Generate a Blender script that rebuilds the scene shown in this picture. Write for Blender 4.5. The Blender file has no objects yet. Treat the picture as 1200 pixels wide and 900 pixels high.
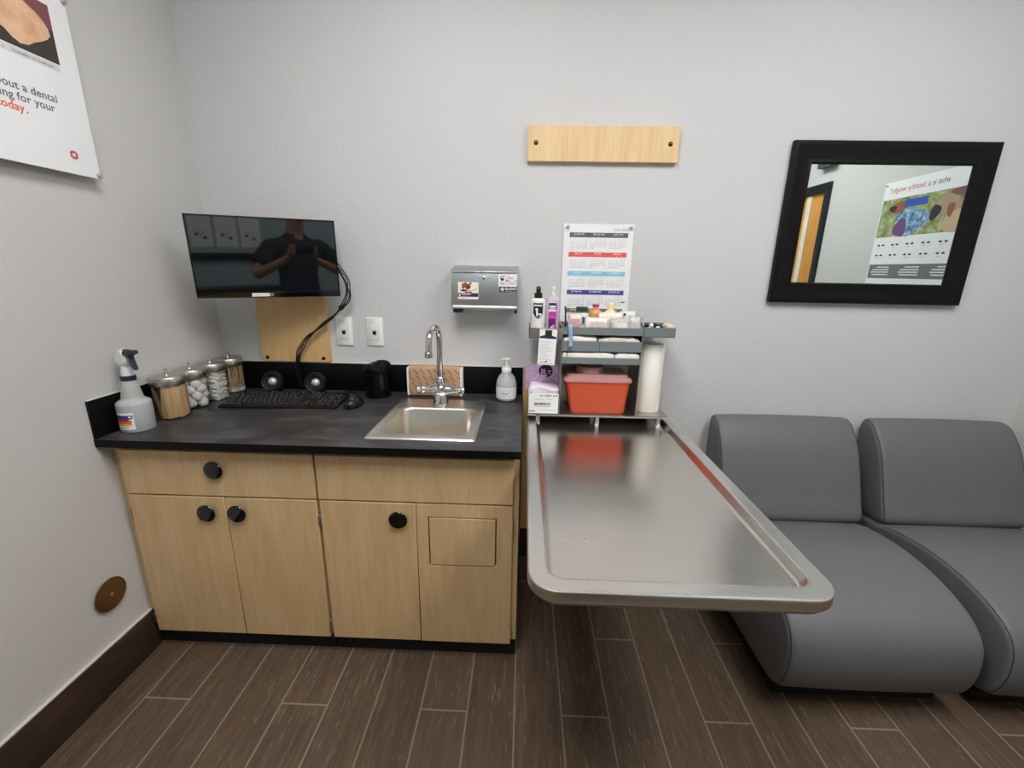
import bpy, bmesh, math, random, calendar
from mathutils import Matrix, Vector, Euler, noise
random.seed(7)
PI = math.pi
S = bpy.context.scene
COL = S.collection

# ------------------------------------------------------------------ colour + materials
def lin(h):
    h = h.lstrip('#')
    v = [int(h[i:i + 2], 16) / 255 for i in (0, 2, 4)]
    return tuple((c / 12.92 if c <= 0.04045 else ((c + 0.055) / 1.055) ** 2.4) for c in v) + (1.0,)

class G:
    """small node-graph helper"""
    def __init__(s, name):
        s.m = bpy.data.materials.new(name); s.m.use_nodes = True
        s.t = s.m.node_tree; s.t.nodes.clear()
        s.out = s.t.nodes.new('ShaderNodeOutputMaterial')
    def n(s, typ, ins=None, **props):
        nd = s.t.nodes.new(typ)
        for k, v in props.items(): setattr(nd, k, v)
        for k, v in (ins or {}).items():
            sk = nd.inputs[k]
            if isinstance(v, bpy.types.NodeSocket): s.t.links.new(v, sk)
            else: sk.default_value = v
        return nd
    def math(s, op, a, b=0.0, c=0.0):
        return s.n('ShaderNodeMath', {0: a, 1: b, 2: c}, operation=op).outputs[0]
    def coord(s, scale=(1, 1, 1), kind='Object'):
        tc = s.n('ShaderNodeTexCoord')
        return s.n('ShaderNodeMapping', {'Vector': tc.outputs[kind], 'Scale': scale}).outputs[0]
    def noise(s, vec, scale=5.0, detail=3.0, rough=0.5, dist=0.0):
        return s.n('ShaderNodeTexNoise', {'Vector': vec, 'Scale': scale, 'Detail': detail, 'Roughness': rough, 'Distortion': dist}).outputs[0]
    def ramp(s, fac, stops, interp='LINEAR'):
        r = s.n('ShaderNodeValToRGB', {'Fac': fac}); cr = r.color_ramp; cr.interpolation = interp
        while len(cr.elements) > 1: cr.elements.remove(cr.elements[-1])
        cr.elements[0].position = stops[0][0]; cr.elements[0].color = stops[0][1]
        for p, c in stops[1:]:
            e = cr.elements.new(p); e.color = c
        return r.outputs[0]
    def mix(s, fac, a, b, blend='MIX'):
        nd = s.n('ShaderNodeMix', data_type='RGBA', blend_type=blend)
        for k, v in ((0, fac), (6, a), (7, b)):
            if isinstance(v, bpy.types.NodeSocket): s.t.links.new(v, nd.inputs[k])
            else: nd.inputs[k].default_value = v
        return nd.outputs[2]
    def bump(s, h, strength=0.2, dist=0.002):
        return s.n('ShaderNodeBump', {'Height': h, 'Strength': strength, 'Distance': dist}).outputs[0]
    def bsdf(s, **k):
        ins = {}
        for a, b in k.items(): ins[a.replace('_', ' ')] = b
        p = s.n('ShaderNodeBsdfPrincipled', ins)
        s.t.links.new(p.outputs[0], s.out.inputs[0]); return p
    def shader(s, sock):
        s.t.links.new(sock, s.out.inputs[0])

MATS = {}
def plain(name, col, rough=0.5, metal=0.0, var=0.04, bump=0.0, bscale=200.0, spec=0.5, coat=0.0, nscale=8.0):
    """principled material with a slight procedural variation of its colour"""
    if name in MATS: return MATS[name]
    g = G(name); c = lin(col)
    v = g.coord()
    f = g.noise(v, nscale, 4.0)
    lo = tuple(x * (1 - var) for x in c[:3]) + (1,); hi = tuple(min(1, x * (1 + var)) for x in c[:3]) + (1,)
    ins = dict(Base_Color=g.ramp(f, [(0.3, lo), (0.7, hi)]), Roughness=rough, Metallic=metal, Specular_IOR_Level=spec, Coat_Weight=coat)
    if bump: ins['Normal'] = g.bump(g.noise(v, bscale, 3.0), bump, 0.001)
    g.bsdf(**ins)
    MATS[name] = g.m
    return g.m

def wall_mat(name, col):
    g = G(name); v = g.coord()
    n1 = g.noise(v, 95.0, 3.0, 0.55); n2 = g.noise(v, 1.2, 2.0)
    c = lin(col)
    a = tuple(x * 0.97 for x in c[:3]) + (1,); b = tuple(x * 1.03 for x in c[:3]) + (1,)
    h = g.ramp(n1, [(0.35, (0, 0, 0, 1)), (0.62, (1, 1, 1, 1))])
    g.bsdf(Base_Color=g.ramp(n2, [(0.3, a), (0.7, b)]), Roughness=0.62, Specular_IOR_Level=0.25, Normal=g.bump(h, 0.25, 0.002))
    return g.m

def floor_mat():
    g = G('wood look floor tile')
    tc = g.n('ShaderNodeTexCoord'); sp = g.n('ShaderNodeSeparateXYZ', {0: tc.outputs['Object']})
    x, y = sp.outputs[0], sp.outputs[1]
    u = g.math('DIVIDE', g.math('SUBTRACT', x, 0.122 - 0.149 * 40), 0.149)
    row = g.math('FLOOR', u); fu = g.math('FRACT', u)
    r3 = g.math('MODULO', g.math('ADD', row, 2.0), 3.0)      # row 40 is the first plank measured
    v = g.math('DIVIDE', g.math('ADD', g.math('SUBTRACT', y, g.math('MULTIPLY', r3, 0.3)), 0.79 + 0.9 * 10), 0.9)
    col = g.math('FLOOR', v); fv = g.math('FRACT', v)
    du = g.math('MULTIPLY', g.math('MINIMUM', fu, g.math('SUBTRACT', 1.0, fu)), 0.149)
    dv = g.math('MULTIPLY', g.math('MINIMUM', fv, g.math('SUBTRACT', 1.0, fv)), 0.9)
    d = g.math('MINIMUM', du, dv)
    grout = g.ramp(d, [(0.0, (1, 1, 1, 1)), (0.0013, (1, 1, 1, 1)), (0.0022, (0, 0, 0, 1))])
    idv = g.n('ShaderNodeCombineXYZ', {0: row, 1: col})
    wn = g.n('ShaderNodeTexWhiteNoise', {'Vector': idv.outputs[0]}, noise_dimensions='2D')
    off = g.n('ShaderNodeVectorMath', {0: wn.outputs['Color'], 1: (7.0, 13.0, 5.0)}, operation='MULTIPLY')
    vec = g.n('ShaderNodeVectorMath', {0: tc.outputs['Object'], 1: off.outputs[0]}, operation='ADD').outputs[0]
    st = g.n('ShaderNodeMapping', {'Vector': vec, 'Scale': (1.0, 0.085, 1.0)}).outputs[0]
    st2 = g.n('ShaderNodeMapping', {'Vector': vec, 'Scale': (1.0, 0.07, 1.0)}).outputs[0]
    grain = g.noise(st, 60.0, 5.0, 0.6, 0.6)
    streak = g.noise(st2, 120.0, 2.0, 0.5, 2.2)
    blot = g.noise(vec, 5.0, 2.0)
    base = g.ramp(grain, [(0.25, lin('#42352b')), (0.5, lin('#56463a')), (0.78, lin('#6c5b4b'))])
    base = g.mix(g.math('MULTIPLY', blot, 0.35), base, lin('#4b3d32'))
    base = g.mix(g.math('MULTIPLY', wn.outputs['Value'], 0.3), base, lin('#63523f'))
    sm = g.ramp(streak, [(0.60, (0, 0, 0, 1)), (0.70, (1, 1, 1, 1))])
    base = g.mix(g.math('MULTIPLY', sm, 0.42), base, lin('#948472'))
    colr = g.mix(grout, base, lin('#8d8072'))
    hh = g.math('SUBTRACT', g.math('MULTIPLY', grain, 0.25), grout)
    g.bsdf(Base_Color=colr, Roughness=0.48, Specular_IOR_Level=0.35, Normal=g.bump(hh, 0.25, 0.0015))
    return g.m

def base_tile_mat():
    g = G('dark baseboard tile')
    v = g.coord((0.12, 0.12, 1.0)); f = g.noise(v, 60.0, 4.0, 0.6, 0.6)
    g.bsdf(Base_Color=g.ramp(f, [(0.3, lin('#31261f')), (0.6, lin('#41332a')), (0.8, lin('#4f4035'))]), Roughness=0.45, Specular_IOR_Level=0.35)
    return g.m

def maple_mat(name, tint='#d2b388', tint2='#c7a679', tint3='#d9bf98', axis=2):
    g = G(name)
    sc = [1.0, 1.0, 1.0]; sc[axis] = 0.09
    v = g.coord(tuple(sc)); v2 = g.coord((1, 1, 1))
    sc3 = [1.0, 1.0, 1.0]; sc3[axis] = 0.22
    v3 = g.coord(tuple(sc3))
    f1 = g.noise(v, 55.0, 4.0, 0.6, 0.5); f2 = g.noise(v3, 8.0, 3.0, 0.5, 1.2); f3 = g.noise(v2, 170.0, 2.0)
    c = g.ramp(f1, [(0.25, lin(tint2)), (0.5, lin(tint)), (0.78, lin(tint3))])
    c = g.mix(g.math('MULTIPLY', g.ramp(f2, [(0.5, (0, 0, 0, 1)), (0.72, (1, 1, 1, 1))]), 0.45), c, lin(tint2))
    c = g.mix(g.math('MULTIPLY', f3, 0.12), c, lin(tint2))
    g.bsdf(Base_Color=c, Roughness=0.42, Specular_IOR_Level=0.4)
    return g.m

def steel_mat(name, col='#b9b6b1', rough=0.25, stretch=(1, 1, 1), scale=150.0, rvar=0.08, bump=0.05, smear=0.0):
    g = G(name); v = g.coord(stretch)
    f = g.noise(v, scale, 4.0, 0.6); f2 = g.noise(g.coord((1.0, 2.6, 1.0)), 2.4, 1.5, 0.5, 0.4)
    r = g.math('ADD', rough - rvar / 2, g.math('MULTIPLY', f, rvar))
    c = lin(col)
    if smear: r = g.math('ADD', r, g.math('MULTIPLY', g.math('SUBTRACT', f2, 0.5), smear))
    a = tuple(x * 0.96 for x in c[:3]) + (1,)
    g.bsdf(Base_Color=g.ramp(f2, [(0.3, a), (0.7, c)]), Metallic=1.0, Roughness=r, **({'Normal': g.bump(f, bump, 0.001)} if bump else {}))
    return g.m

def laminate_mat():
    g = G('dark slate laminate'); v = g.coord()
    f = g.noise(g.coord((.6, 1.4, 1)), 7.0, 8.0, 0.68, 0.8); f2 = g.noise(v, 160.0, 3.0)
    c = g.ramp(f, [(0.32, lin('#211f22')), (0.5, lin('#363437')), (0.66, lin('#514e52'))])
    c = g.mix(g.math('MULTIPLY', f2, 0.2), c, lin('#2b2a2c'))
    g.bsdf(Base_Color=c, Roughness=0.42, Specular_IOR_Level=0.45)
    return g.m

def glass_thin(name, tint='#f4f7f7', refl=0.9, base=0.04):
    g = G(name)
    lw = g.n('ShaderNodeLayerWeight', {'Blend': 0.25})
    tr = g.n('ShaderNodeBsdfTransparent', {'Color': lin(tint)}); gl = g.n('ShaderNodeBsdfGlossy', {'Color': (refl, refl, refl, 1), 'Roughness': 0.04})
    f = g.math('ADD', base, g.math('MULTIPLY', lw.outputs['Fresnel'], 0.55))
    g.shader(g.n('ShaderNodeMixShader', {0: f, 1: tr.outputs[0], 2: gl.outputs[0]}).outputs[0])
    return g.m

def translucent(name, col, clear=0.4, rough=0.35):
    g = G(name); c = lin(col)
    f = g.noise(g.coord(), 12.0, 3.0)
    cc = g.ramp(f, [(0.3, tuple(x * 0.95 for x in c[:3]) + (1,)), (0.7, c)])
    p = g.n('ShaderNodeBsdfPrincipled', {'Base Color': cc, 'Roughness': rough})
    tr = g.n('ShaderNodeBsdfTransparent', {'Color': (0.93, 0.95, 0.96, 1)})
    g.shader(g.n('ShaderNodeMixShader', {0: clear, 1: p.outputs[0], 2: tr.outputs[0]}).outputs[0])
    return g.m

# ------------------------------------------------------------------ mesh builder
def catmull(P, n=8):
    P = [Vector(p) for p in P]; out = []
    Q = [2 * P[0] - P[1]] + P + [2 * P[-1] - P[-2]]
    for i in range(1, len(Q) - 2):
        a, b, c, d = Q[i - 1], Q[i], Q[i + 1], Q[i + 2]
        for k in range(n):
            t = k / n
            out.append(0.5 * ((2 * b) + (c - a) * t + (2 * a - 5 * b + 4 * c - d) * t * t + (3 * b - a - 3 * c + d) * t ** 3))
    out.append(P[-1]); return out

class MB:
    def __init__(s): s.bm = bmesh.new(); s.mats = []; s.X = Matrix.Identity(4)
    def mi(s, m):
        if m not in s.mats: s.mats.append(m)
        return s.mats.index(m)
    def add(s, b, m):
        i = s.mi(m)
        for f in b.faces: f.material_index = i
        b.transform(s.X)
        me = bpy.data.meshes.new('tmp'); b.to_mesh(me); b.free(); s.bm.from_mesh(me); bpy.data.meshes.remove(me)
        return s
    def raw(s, verts, faces, m, flip=False):
        b = bmesh.new(); vs = [b.verts.new(v) for v in verts]
        for f in faces:
            try: b.faces.new([vs[i] for i in f])
            except ValueError: pass
        bmesh.ops.recalc_face_normals(b, faces=b.faces)
        if flip: bmesh.ops.reverse_faces(b, faces=b.faces)
        return s.add(b, m)
    def flat(s, verts, m):
        b = bmesh.new(); b.faces.new([b.verts.new(v) for v in verts]); return s.add(b, m)
    def box(s, x0, y0, z0, x1, y1, z1, m, b=0.0, seg=2):
        bm = bmesh.new(); bmesh.ops.create_cube(bm, size=1.0)
        bm.transform(Matrix.Translation(((x0 + x1) / 2, (y0 + y1) / 2, (z0 + z1) / 2)) @ Matrix.Diagonal((abs(x1 - x0), abs(y1 - y0), abs(z1 - z0), 1)))
        if b: bmesh.ops.bevel(bm, geom=bm.edges[:], offset=b, segments=seg, profile=0.5, affect='EDGES')
        return s.add(bm, m)
    def rings(s, rings, m, cap0=True, cap1=True, closed=True):
        b = bmesh.new(); R = [[b.verts.new(p) for p in r] for r in rings]
        for a, c in zip(R[:-1], R[1:]):
            n = len(a)
            for i in range(n if closed else n - 1):
                j = (i + 1) % n
                b.faces.new((a[i], a[j], c[j], c[i]))
        if cap0: b.faces.new(R[0][::-1])
        if cap1: b.faces.new(R[-1])
        bmesh.ops.remove_doubles(b, verts=b.verts, dist=1e-6)
        bmesh.ops.recalc_face_normals(b, faces=b.faces)
        return s.add(b, m)
    def lathe(s, prof, c, m, n=32, axis='z', open0=False, open1=False):
        rings = []
        for r, h in prof:
            ring = []
            for i in range(n):
                a = 2 * PI * i / n; u, v = max(r, 1e-5) * math.cos(a), max(r, 1e-5) * math.sin(a)
                p = {'z': (u, v, h), 'y': (u, h, v), 'x': (h, u, v)}[axis]
                ring.append((c[0] + p[0], c[1] + p[1], c[2] + p[2]))
            rings.append(ring)
        return s.rings(rings, m, not open0, not open1)
    def tube(s, pts, r, m, n=10, smooth=0):
        P = catmull(pts, smooth) if smooth else [Vector(p) for p in pts]
        rr = r if isinstance(r, (list, tuple)) else None
        rings = []; up = Vector((0.0123, 0.031, 1)).normalized()
        t0 = (P[1] - P[0]).normalized()
        if abs(t0.dot(up)) > 0.95: up = Vector((1, 0.02, 0)).normalized()
        nrm = (up - t0 * up.dot(t0)).normalized()
        for i, p in enumerate(P):
            t = (P[min(i + 1, len(P) - 1)] - P[max(i - 1, 0)]).normalized()
            nrm = (nrm - t * nrm.dot(t)).normalized(); bn = t.cross(nrm)
            q = i / (len(P) - 1)
            R = r if rr is None else rr[min(int(q * (len(rr) - 1)), len(rr) - 2)] + (rr[min(int(q * (len(rr) - 1)), len(rr) - 2) + 1] - rr[min(int(q * (len(rr) - 1)), len(rr) - 2)]) * (q * (len(rr) - 1) - min(int(q * (len(rr) - 1)), len(rr) - 2))
            rings.append([p + (nrm * math.cos(2 * PI * k / n) + bn * math.sin(2 * PI * k / n)) * R for k in range(n)])
        return s.rings(rings, m)
    def prism(s, poly, a0, a1, m, axis='x', b=0.0, seg=2):
        """closed 2-D outline extruded along an axis: x -> poly is (y,z), y -> (x,z), z -> (x,y)"""
        f = {'x': lambda p, a: (a, p[0], p[1]), 'y': lambda p, a: (p[0], a, p[1]), 'z': lambda p, a: (p[0], p[1], a)}[axis]
        bm = bmesh.new(); A = [bm.verts.new(f(p, a0)) for p in poly]; B = [bm.verts.new(f(p, a1)) for p in poly]; n = len(poly)
        fa = bm.faces.new(A); fb = bm.faces.new(B[::-1])
        for i in range(n): bm.faces.new((A[i], B[i], B[(i + 1) % n], A[(i + 1) % n]))
        bmesh.ops.recalc_face_normals(bm, faces=bm.faces)
        if b:
            ed = [e for e in fa.edges] + [e for e in fb.edges]
            bmesh.ops.bevel(bm, geom=ed, offset=b, segments=seg, profile=0.5, affect='EDGES')
        return s.add(bm, m)
    def ball(s, c, r, m, u=20, v=12, squash=None):
        bm = bmesh.new(); bmesh.ops.create_uvsphere(bm, u_segments=u, v_segments=v, radius=1.0)
        rr = r if isinstance(r, (tuple, list)) else (r, r, r)
        bm.transform(Matrix.Translation(c) @ Matrix.Diagonal((*rr, 1)))
        return s.add(bm, m)
    def text(s, body, size, M, m, align='CENTER', depth=0.0, width=None, bold=0.0):
        cu = bpy.data.curves.new('t', 'FONT'); cu.body = body; cu.size = size; cu.align_x = align; cu.align_y = 'CENTER'
        cu.extrude = depth; cu.offset = bold; cu.resolution_u = 3; cu.space_character = 1.02
        o = bpy.data.objects.new('t', cu); me = bpy.data.meshes.new_from_object(o)
        b = bmesh.new(); b.from_mesh(me); bpy.data.objects.remove(o); bpy.data.curves.remove(cu); bpy.data.meshes.remove(me)
        if width and b.verts:
            xs = [v.co.x for v in b.verts]; w = max(xs) - min(xs)
            if w > 0:
                k = width / w
                for v in b.verts: v.co.x *= k
        b.transform(M); return s.add(b, m)
    def build(s, name, parent=None, loc=(0, 0, 0), sharp=38, subsurf=0):
        inv = Matrix.Translation(Vector(loc)).inverted()
        if parent is not None:
            W = Matrix.Identity(4); q = parent
            while q is not None: W = q.matrix_basis @ W; q = q.parent
            inv = W.inverted()
        s.bm.transform(inv)
        me = bpy.data.meshes.new(name); s.bm.to_mesh(me); s.bm.free()
        for m in s.mats: me.materials.append(m)
        me.shade_smooth()
        if sharp < 180: me.set_sharp_from_angle(angle=math.radians(sharp))
        o = bpy.data.objects.new(name, me); COL.objects.link(o)
        if parent is not None: o.parent = parent
        else: o.location = loc
        if subsurf:
            md = o.modifiers.new('subdivision', 'SUBSURF'); md.levels = subsurf; md.render_levels = subsurf
        return o

def tag(o, label=None, cat=None, group=None, kind=None):
    if label: o['label'] = label
    if cat: o['category'] = cat
    if group: o['group'] = group
    if kind: o['kind'] = kind
    return o
def thing(name, label, cat, loc=(0, 0, 0), rotz=0.0, group=None, rot=None):
    o = bpy.data.objects.new(name, None); o.empty_display_size = 0.05; COL.objects.link(o)
    o.location = loc; o.rotation_euler = rot if rot else (0, 0, rotz)
    return tag(o, label, cat, group)
def dup(root, loc, rot=None, label=None):
    r = root.copy(); COL.objects.link(r); r.location = loc
    if rot is not None: r.rotation_euler = rot
    if label: r['label'] = label
    for ch in list(root.children):
        c = ch.copy(); COL.objects.link(c); c.parent = r
        for g in list(ch.children):
            d = g.copy(); COL.objects.link(d); d.parent = c
    return r
def structure(mb, name, parent=None):
    o = mb.build(name, parent)
    if parent is None: o['kind'] = 'structure'
    return o
def frame_M(o, xaxis, yaxis):
    """matrix taking text-plane (x right, y up) to the given world axes"""
    x = Vector(xaxis).normalized(); y = Vector(yaxis).normalized(); z = x.cross(y)
    M = Matrix((x, y, z)).transposed().to_4x4(); M.translation = Vector(o); return M
def rrect(x0, y0, x1, y1, r, n=6):
    out = []
    for cx, cy, a0 in ((x1 - r, y1 - r, 0), (x0 + r, y1 - r, 90), (x0 + r, y0 + r, 180), (x1 - r, y0 + r, 270)):
        for k in range(n + 1):
            a = math.radians(a0 + 90 * k / n); out.append((cx + r * math.cos(a), cy + r * math.sin(a)))
    return out
def crumple(mb, x0, y0, z0, x1, y1, z1, m, amp=0.006, n=(10, 5, 4), sc=30.0, seed=0, topbias=1.0):
    """soft irregular bundle: a box gridded and pushed about by noise, its bottom kept flat"""
    bm = bmesh.new(); bmesh.ops.create_cube(bm, size=1.0)
    bmesh.ops.subdivide_edges(bm, edges=bm.edges[:], cuts=5, use_grid_fill=True)
    for v in bm.verts:
        p = Vector(((v.co.x + .5) * (x1 - x0) + x0, (v.co.y + .5) * (y1 - y0) + y0, (v.co.z + .5) * (z1 - z0) + z0))
        d = noise.noise_vector(p * sc + Vector((seed * 3.7, seed * 1.3, seed)))
        k = v.co.z + .5
        ex = abs(v.co.x) * 2; ey = abs(v.co.y) * 2
        p.z -= (z1 - z0) * 0.22 * k * (max(ex, 0) ** 4 * .6 + ey ** 4 * .3)
        v.co = p + Vector((d.x * amp * .7, d.y * amp * .7, d.z * amp * topbias)) * (0.25 + k if k > 0.05 else 0.0)
        v.co.z = max(v.co.z, z0)
    return mb.add(bm, m)

def scribble(m, x0, x1, z, h, mat, M_, seed=0, gap=.25):
    """a line of small print too fine to read: short strokes of uneven height in the plane of M_"""
    r = random.Random(seed); x = x0
    while x < x1 - h * .2:
        w = h * r.uniform(.28, .62); lo = z - h / 2 - (h * .25 if r.random() < .15 else 0); hi = z + h * (.5 if r.random() < .4 else .18); t = h * .13
        if r.random() > .14:
            for a, b, c, d in ((x, lo, x + t, hi), (x + w - t, lo, x + w, z + h * .18), (x, (z if r.random() < .5 else lo), x + w, (z if r.random() < .5 else lo) + t)):
                P = [M_ @ Vector(q) for q in ((a, min(b, d), 0), (c, min(b, d), 0), (c, max(b, d), 0), (a, max(b, d), 0))]
                m.flat(P, mat)
        x += w + h * gap
# ------------------------------------------------------------------ shared materials
M = {}
M['wall_back'] = wall_mat('light grey wall paint', '#cacacc')
M['wall_left'] = wall_mat('warm grey wall paint', '#c6c6c5')
M['wall_teal'] = wall_mat('pale teal wall paint', '#a3b7bc')
M['ceiling'] = plain('white ceiling tile', '#c9c9c7', 0.8, bump=0.1)
M['floor'] = floor_mat(); M['base'] = base_tile_mat()
M['maple'] = maple_mat('maple laminate')
M['maple_edge'] = plain('maple edge band', '#d9bd90', 0.45)
M['maple_lt'] = maple_mat('light maple board', '#dfc093', '#d3b282', '#e8cea6')
M['maple_h'] = maple_mat('honey maple board', '#d6b27e', '#cda671', '#dbba8a')
M['door_wood'] = maple_mat('orange maple door', '#c98f45', '#b67e38', '#d69d55')
M['laminate'] = laminate_mat()
M['black'] = plain('black plastic', '#111113', 0.35)
M['black_matte'] = plain('matte black', '#0d0d0e', 0.75)
M['black_gloss'] = plain('gloss black', '#060607', 0.08, coat=0.3)
M['splash'] = plain('black laminate edge', '#080809', 0.5, spec=0.18)
M['white'] = plain('white plastic', '#e6e6e4', 0.4)
M['paper'] = plain('white paper', '#e6e7ea', 0.7, var=0.02)
M['caulk'] = plain('white caulk', '#cfcdc8', 0.6)
M['steel'] = steel_mat('brushed stainless steel', '#c9c6c1', 0.32, (1, 14, 1), 60.0)
M['steel_table'] = steel_mat('worn stainless table top', '#dad6d0', 0.25, (2, 6, 2), 5.0, 0.05, 0.0, 0.10)
M['steel_rim'] = plain('polished stainless rim', '#dedcd8', 0.30, 1.0, var=0.015, nscale=3.0)
M['steel_sink'] = plain('satin stainless sink', '#d3ccc0', 0.30, 1.0, var=0.02, nscale=4.0)
M['steel_grey'] = plain('blue grey coated steel', '#7d888a', 0.45, 0.35, bump=0.04)
M['steel_disp'] = steel_mat('dark brushed dispenser steel', '#b9bec2', 0.42, (14, 1, 1), 60.0, 0.08, 0.03)
M['chrome'] = plain('chrome', '#d6d6d8', 0.07, 1.0)
M['nickel'] = plain('nickel', '#c6c3be', 0.35, 1.0)
M['brass'] = plain('aged bronze plate', '#8c7355', 0.36, 1.0)
M['screw'] = plain('dark bronze screw', '#3b2a1c', 0.35, 0.8)
M['vinyl'] = plain('grey vinyl', '#646468', 0.52, var=0.02, bump=0.12, bscale=420.0, spec=0.35)
M['seam'] = plain('dark seam thread', '#2c2c30', 0.7)
M['pin'] = plain('silver pin', '#b5b5b8', 0.45, 0.6)
M['red'] = plain('red orange plastic', '#c34a24', 0.4, var=0.03)
M['pinklid'] = translucent('translucent pink lid', '#cf9a9a', 0.3, 0.3)
M['navy'] = plain('navy plastic', '#1c2440', 0.4)
M['dark_text'] = plain('dark grey ink', '#4a4a50', 0.7)
M['ink'] = plain('black ink', '#1a1a1c', 0.7)
M['pale_ink'] = plain('pale grey ink', '#a9a9ae', 0.7)
M['white_ink'] = plain('white ink', '#f2f2f2', 0.6)
M['orange_ink'] = plain('orange ink', '#e0693a', 0.6)
M['glass'] = glass_thin('clear jar glass')
M['wood_stick'] = maple_mat('birch stick', '#dcb98a', '#cda674', '#e8cca3')
M['cotton'] = plain('cotton', '#eeeae6', 0.95, bump=0.5, bscale=160.0, spec=0.1)
M['gauze'] = plain('gauze', '#ece8e2', 0.95, bump=0.5, bscale=260.0, spec=0.1)
# ------------------------------------------------------------------ camera
CAM = Vector((1.3150778, -1.83971482, 1.35372581))
yaw, pit, rol = (math.radians(a) for a in (-1.46429083, 14.82743335, 1.04960992))
fw = Vector((math.sin(yaw) * math.cos(pit), math.cos(yaw) * math.cos(pit), -math.sin(pit)))
rt = Vector((math.cos(yaw), -math.sin(yaw), 0)); up = rt.cross(fw)
r2 = math.cos(rol) * rt + math.sin(rol) * up; u2 = -math.sin(rol) * rt + math.cos(rol) * up
cam = bpy.data.cameras.new('camera'); co = bpy.data.objects.new('camera', cam); COL.objects.link(co)
cam.sensor_width = 36; cam.lens = 504.86641653 / 1200 * 36; cam.clip_start = 0.004
R3 = Matrix((r2, u2, -fw)).transposed().to_4x4(); R3.translation = CAM; co.matrix_world = R3
S.camera = co

# ------------------------------------------------------------------ room shell
XR, YF, ZC = 3.455, -2.9, 2.7
m = MB(); m.box(-.1, YF - .1, -.1, XR + .1, .1, 0, M['floor']); structure(m, 'floor')
m = MB(); m.box(-.1, YF - .1, ZC, XR + .1, .1, ZC + .1, M['ceiling']); structure(m, 'ceiling')
m = MB(); m.box(-.1, 0, 0, XR + .1, .1, ZC, M['wall_back']); structure(m, 'wall_back')
m = MB(); m.box(-.1, YF, 0, -.008, 0, ZC, M['wall_left']); structure(m, 'wall_left')
m = MB(); m.box(-.1, YF - .1, 0, XR + .1, YF, ZC, M['wall_teal']); structure(m, 'wall_front')
DY0, DY1, DZ = -2.45, -1.57, 1.945          # doorway in the right wall
m = MB()
m.box(XR, DY1, 0, XR + .1, 0, ZC, M['wall_left']); m.box(XR, YF, 0, XR + .1, DY0, ZC, M['wall_left']); m.box(XR, DY0, DZ, XR + .1, DY1, ZC, M['wall_left'])
structure(m, 'wall_right')
m = MB(); m.box(XR + .012, DY0 + .002, .005, XR + .055, DY1 - .002, DZ - .002, M['door_wood'], .002)
d = structure(m, 'door_1')
m = MB()
for a, b, c, e in ((DY1 - .008, DY1 + .045, 0, DZ + .05), (DY0 - .045, DY0 + .008, 0, DZ + .05), (DY0, DY1, DZ - .004, DZ + .05)):
    m.box(XR - .018, a, c, XR + .0115, b, e, M['black'], .003)
m.build('door_frame', d)
m = MB(); m.box(XR + .004, -1.80, .9, XR + .0125, -1.745, 1.93, plain('frosted cream pane', '#e8dcc4', 0.3)); m.build('door_pane', d)
m = MB(); m.lathe([(.026, 0), (.026, -.006), (.012, -.01), (.012, -.045)], (XR + .011, -2.37, .98), M['nickel'], 20, 'x'); m.tube([(XR - .035, -2.37, .98), (XR - .036, -2.28, .98)], .008, M['nickel']); m.build('door_handle', d)

def baseboard(name, x0, y0, x1, y1):
    m = MB(); m.box(x0, y0, 0, x1, y1, .150, M['base'], .0015); o = structure(m, name)
    m = MB()
    if abs(x1 - x0) < abs(y1 - y0): m.box(x0 if x0 < 1 else x0 + .004, y0, .150, x1 - .004 if x0 < 1 else x1, y1, .1545, M['caulk'], .001)
    else: m.box(x0, y0 + .004, .150, x1, y1, .1545, M['caulk'], .001)
    m.build('caulk_line', o)
baseboard('baseboard_left', -.008, YF, .008, -.585)
baseboard('baseboard_back', 1.318, -.012, XR, 0)
baseboard('baseboard_right', XR - .012, DY1 + .047, XR, -.012)
baseboard('baseboard_front', .008, YF, XR - .012, YF + .012)

# ------------------------------------------------------------------ ceiling lights
g = G('light diffuser'); f = g.noise(g.coord(), 300.0, 2.0)
em = g.n('ShaderNodeEmission', {'Color': g.ramp(f, [(0, lin('#fffaf4')), (1, lin('#ffffff'))]), 'Strength': 17.0}); g.shader(em.outputs[0]); M['light'] = g.m
for k, (x, lab) in enumerate(((1.06, 'recessed white ceiling light above the sink cabinet'), (2.56, 'recessed white ceiling light above the grey chairs'))):
    t = thing('ceiling_light', lab, 'ceiling light', (x, -1.45, ZC - .02), 0, 'recessed ceiling lights')
    m = MB()
    for a, b, c, e in ((-.31, -.61, .31, -.585), (-.31, .585, .31, .61), (-.31, -.585, -.285, .585), (.285, -.585, .31, .585)):
        m.box(x + a, -1.45 + b, ZC - .02, x + c, -1.45 + e, ZC, M['white'], .002)
    m.build('frame', t)
    m = MB(); m.box(x - .285, -1.45 - .585, ZC - .012, x + .285, -1.45 + .585, ZC - .001, M['light']); m.build('diffuser', t)

w = bpy.data.worlds.new('world'); S.world = w; w.use_nodes = True
w.node_tree.nodes['Background'].inputs[0].default_value = (0.8, 0.85, 0.9, 1); w.node_tree.nodes['Background'].inputs[1].default_value = 0.1
S.view_settings.view_transform = 'Standard'; S.view_settings.look = 'None'; S.view_settings.gamma = 1; S.view_settings.use_curve_mapping = False
S.view_settings.exposure = 0.0
S.cycles.max_bounces = 10; S.cycles.diffuse_bounces = 6; S.cycles.glossy_bounces = 6; S.cycles.transparent_max_bounces = 12
S.cycles.use_denoising = True
S.cycles.sample_clamp_indirect = 6.0
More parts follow.
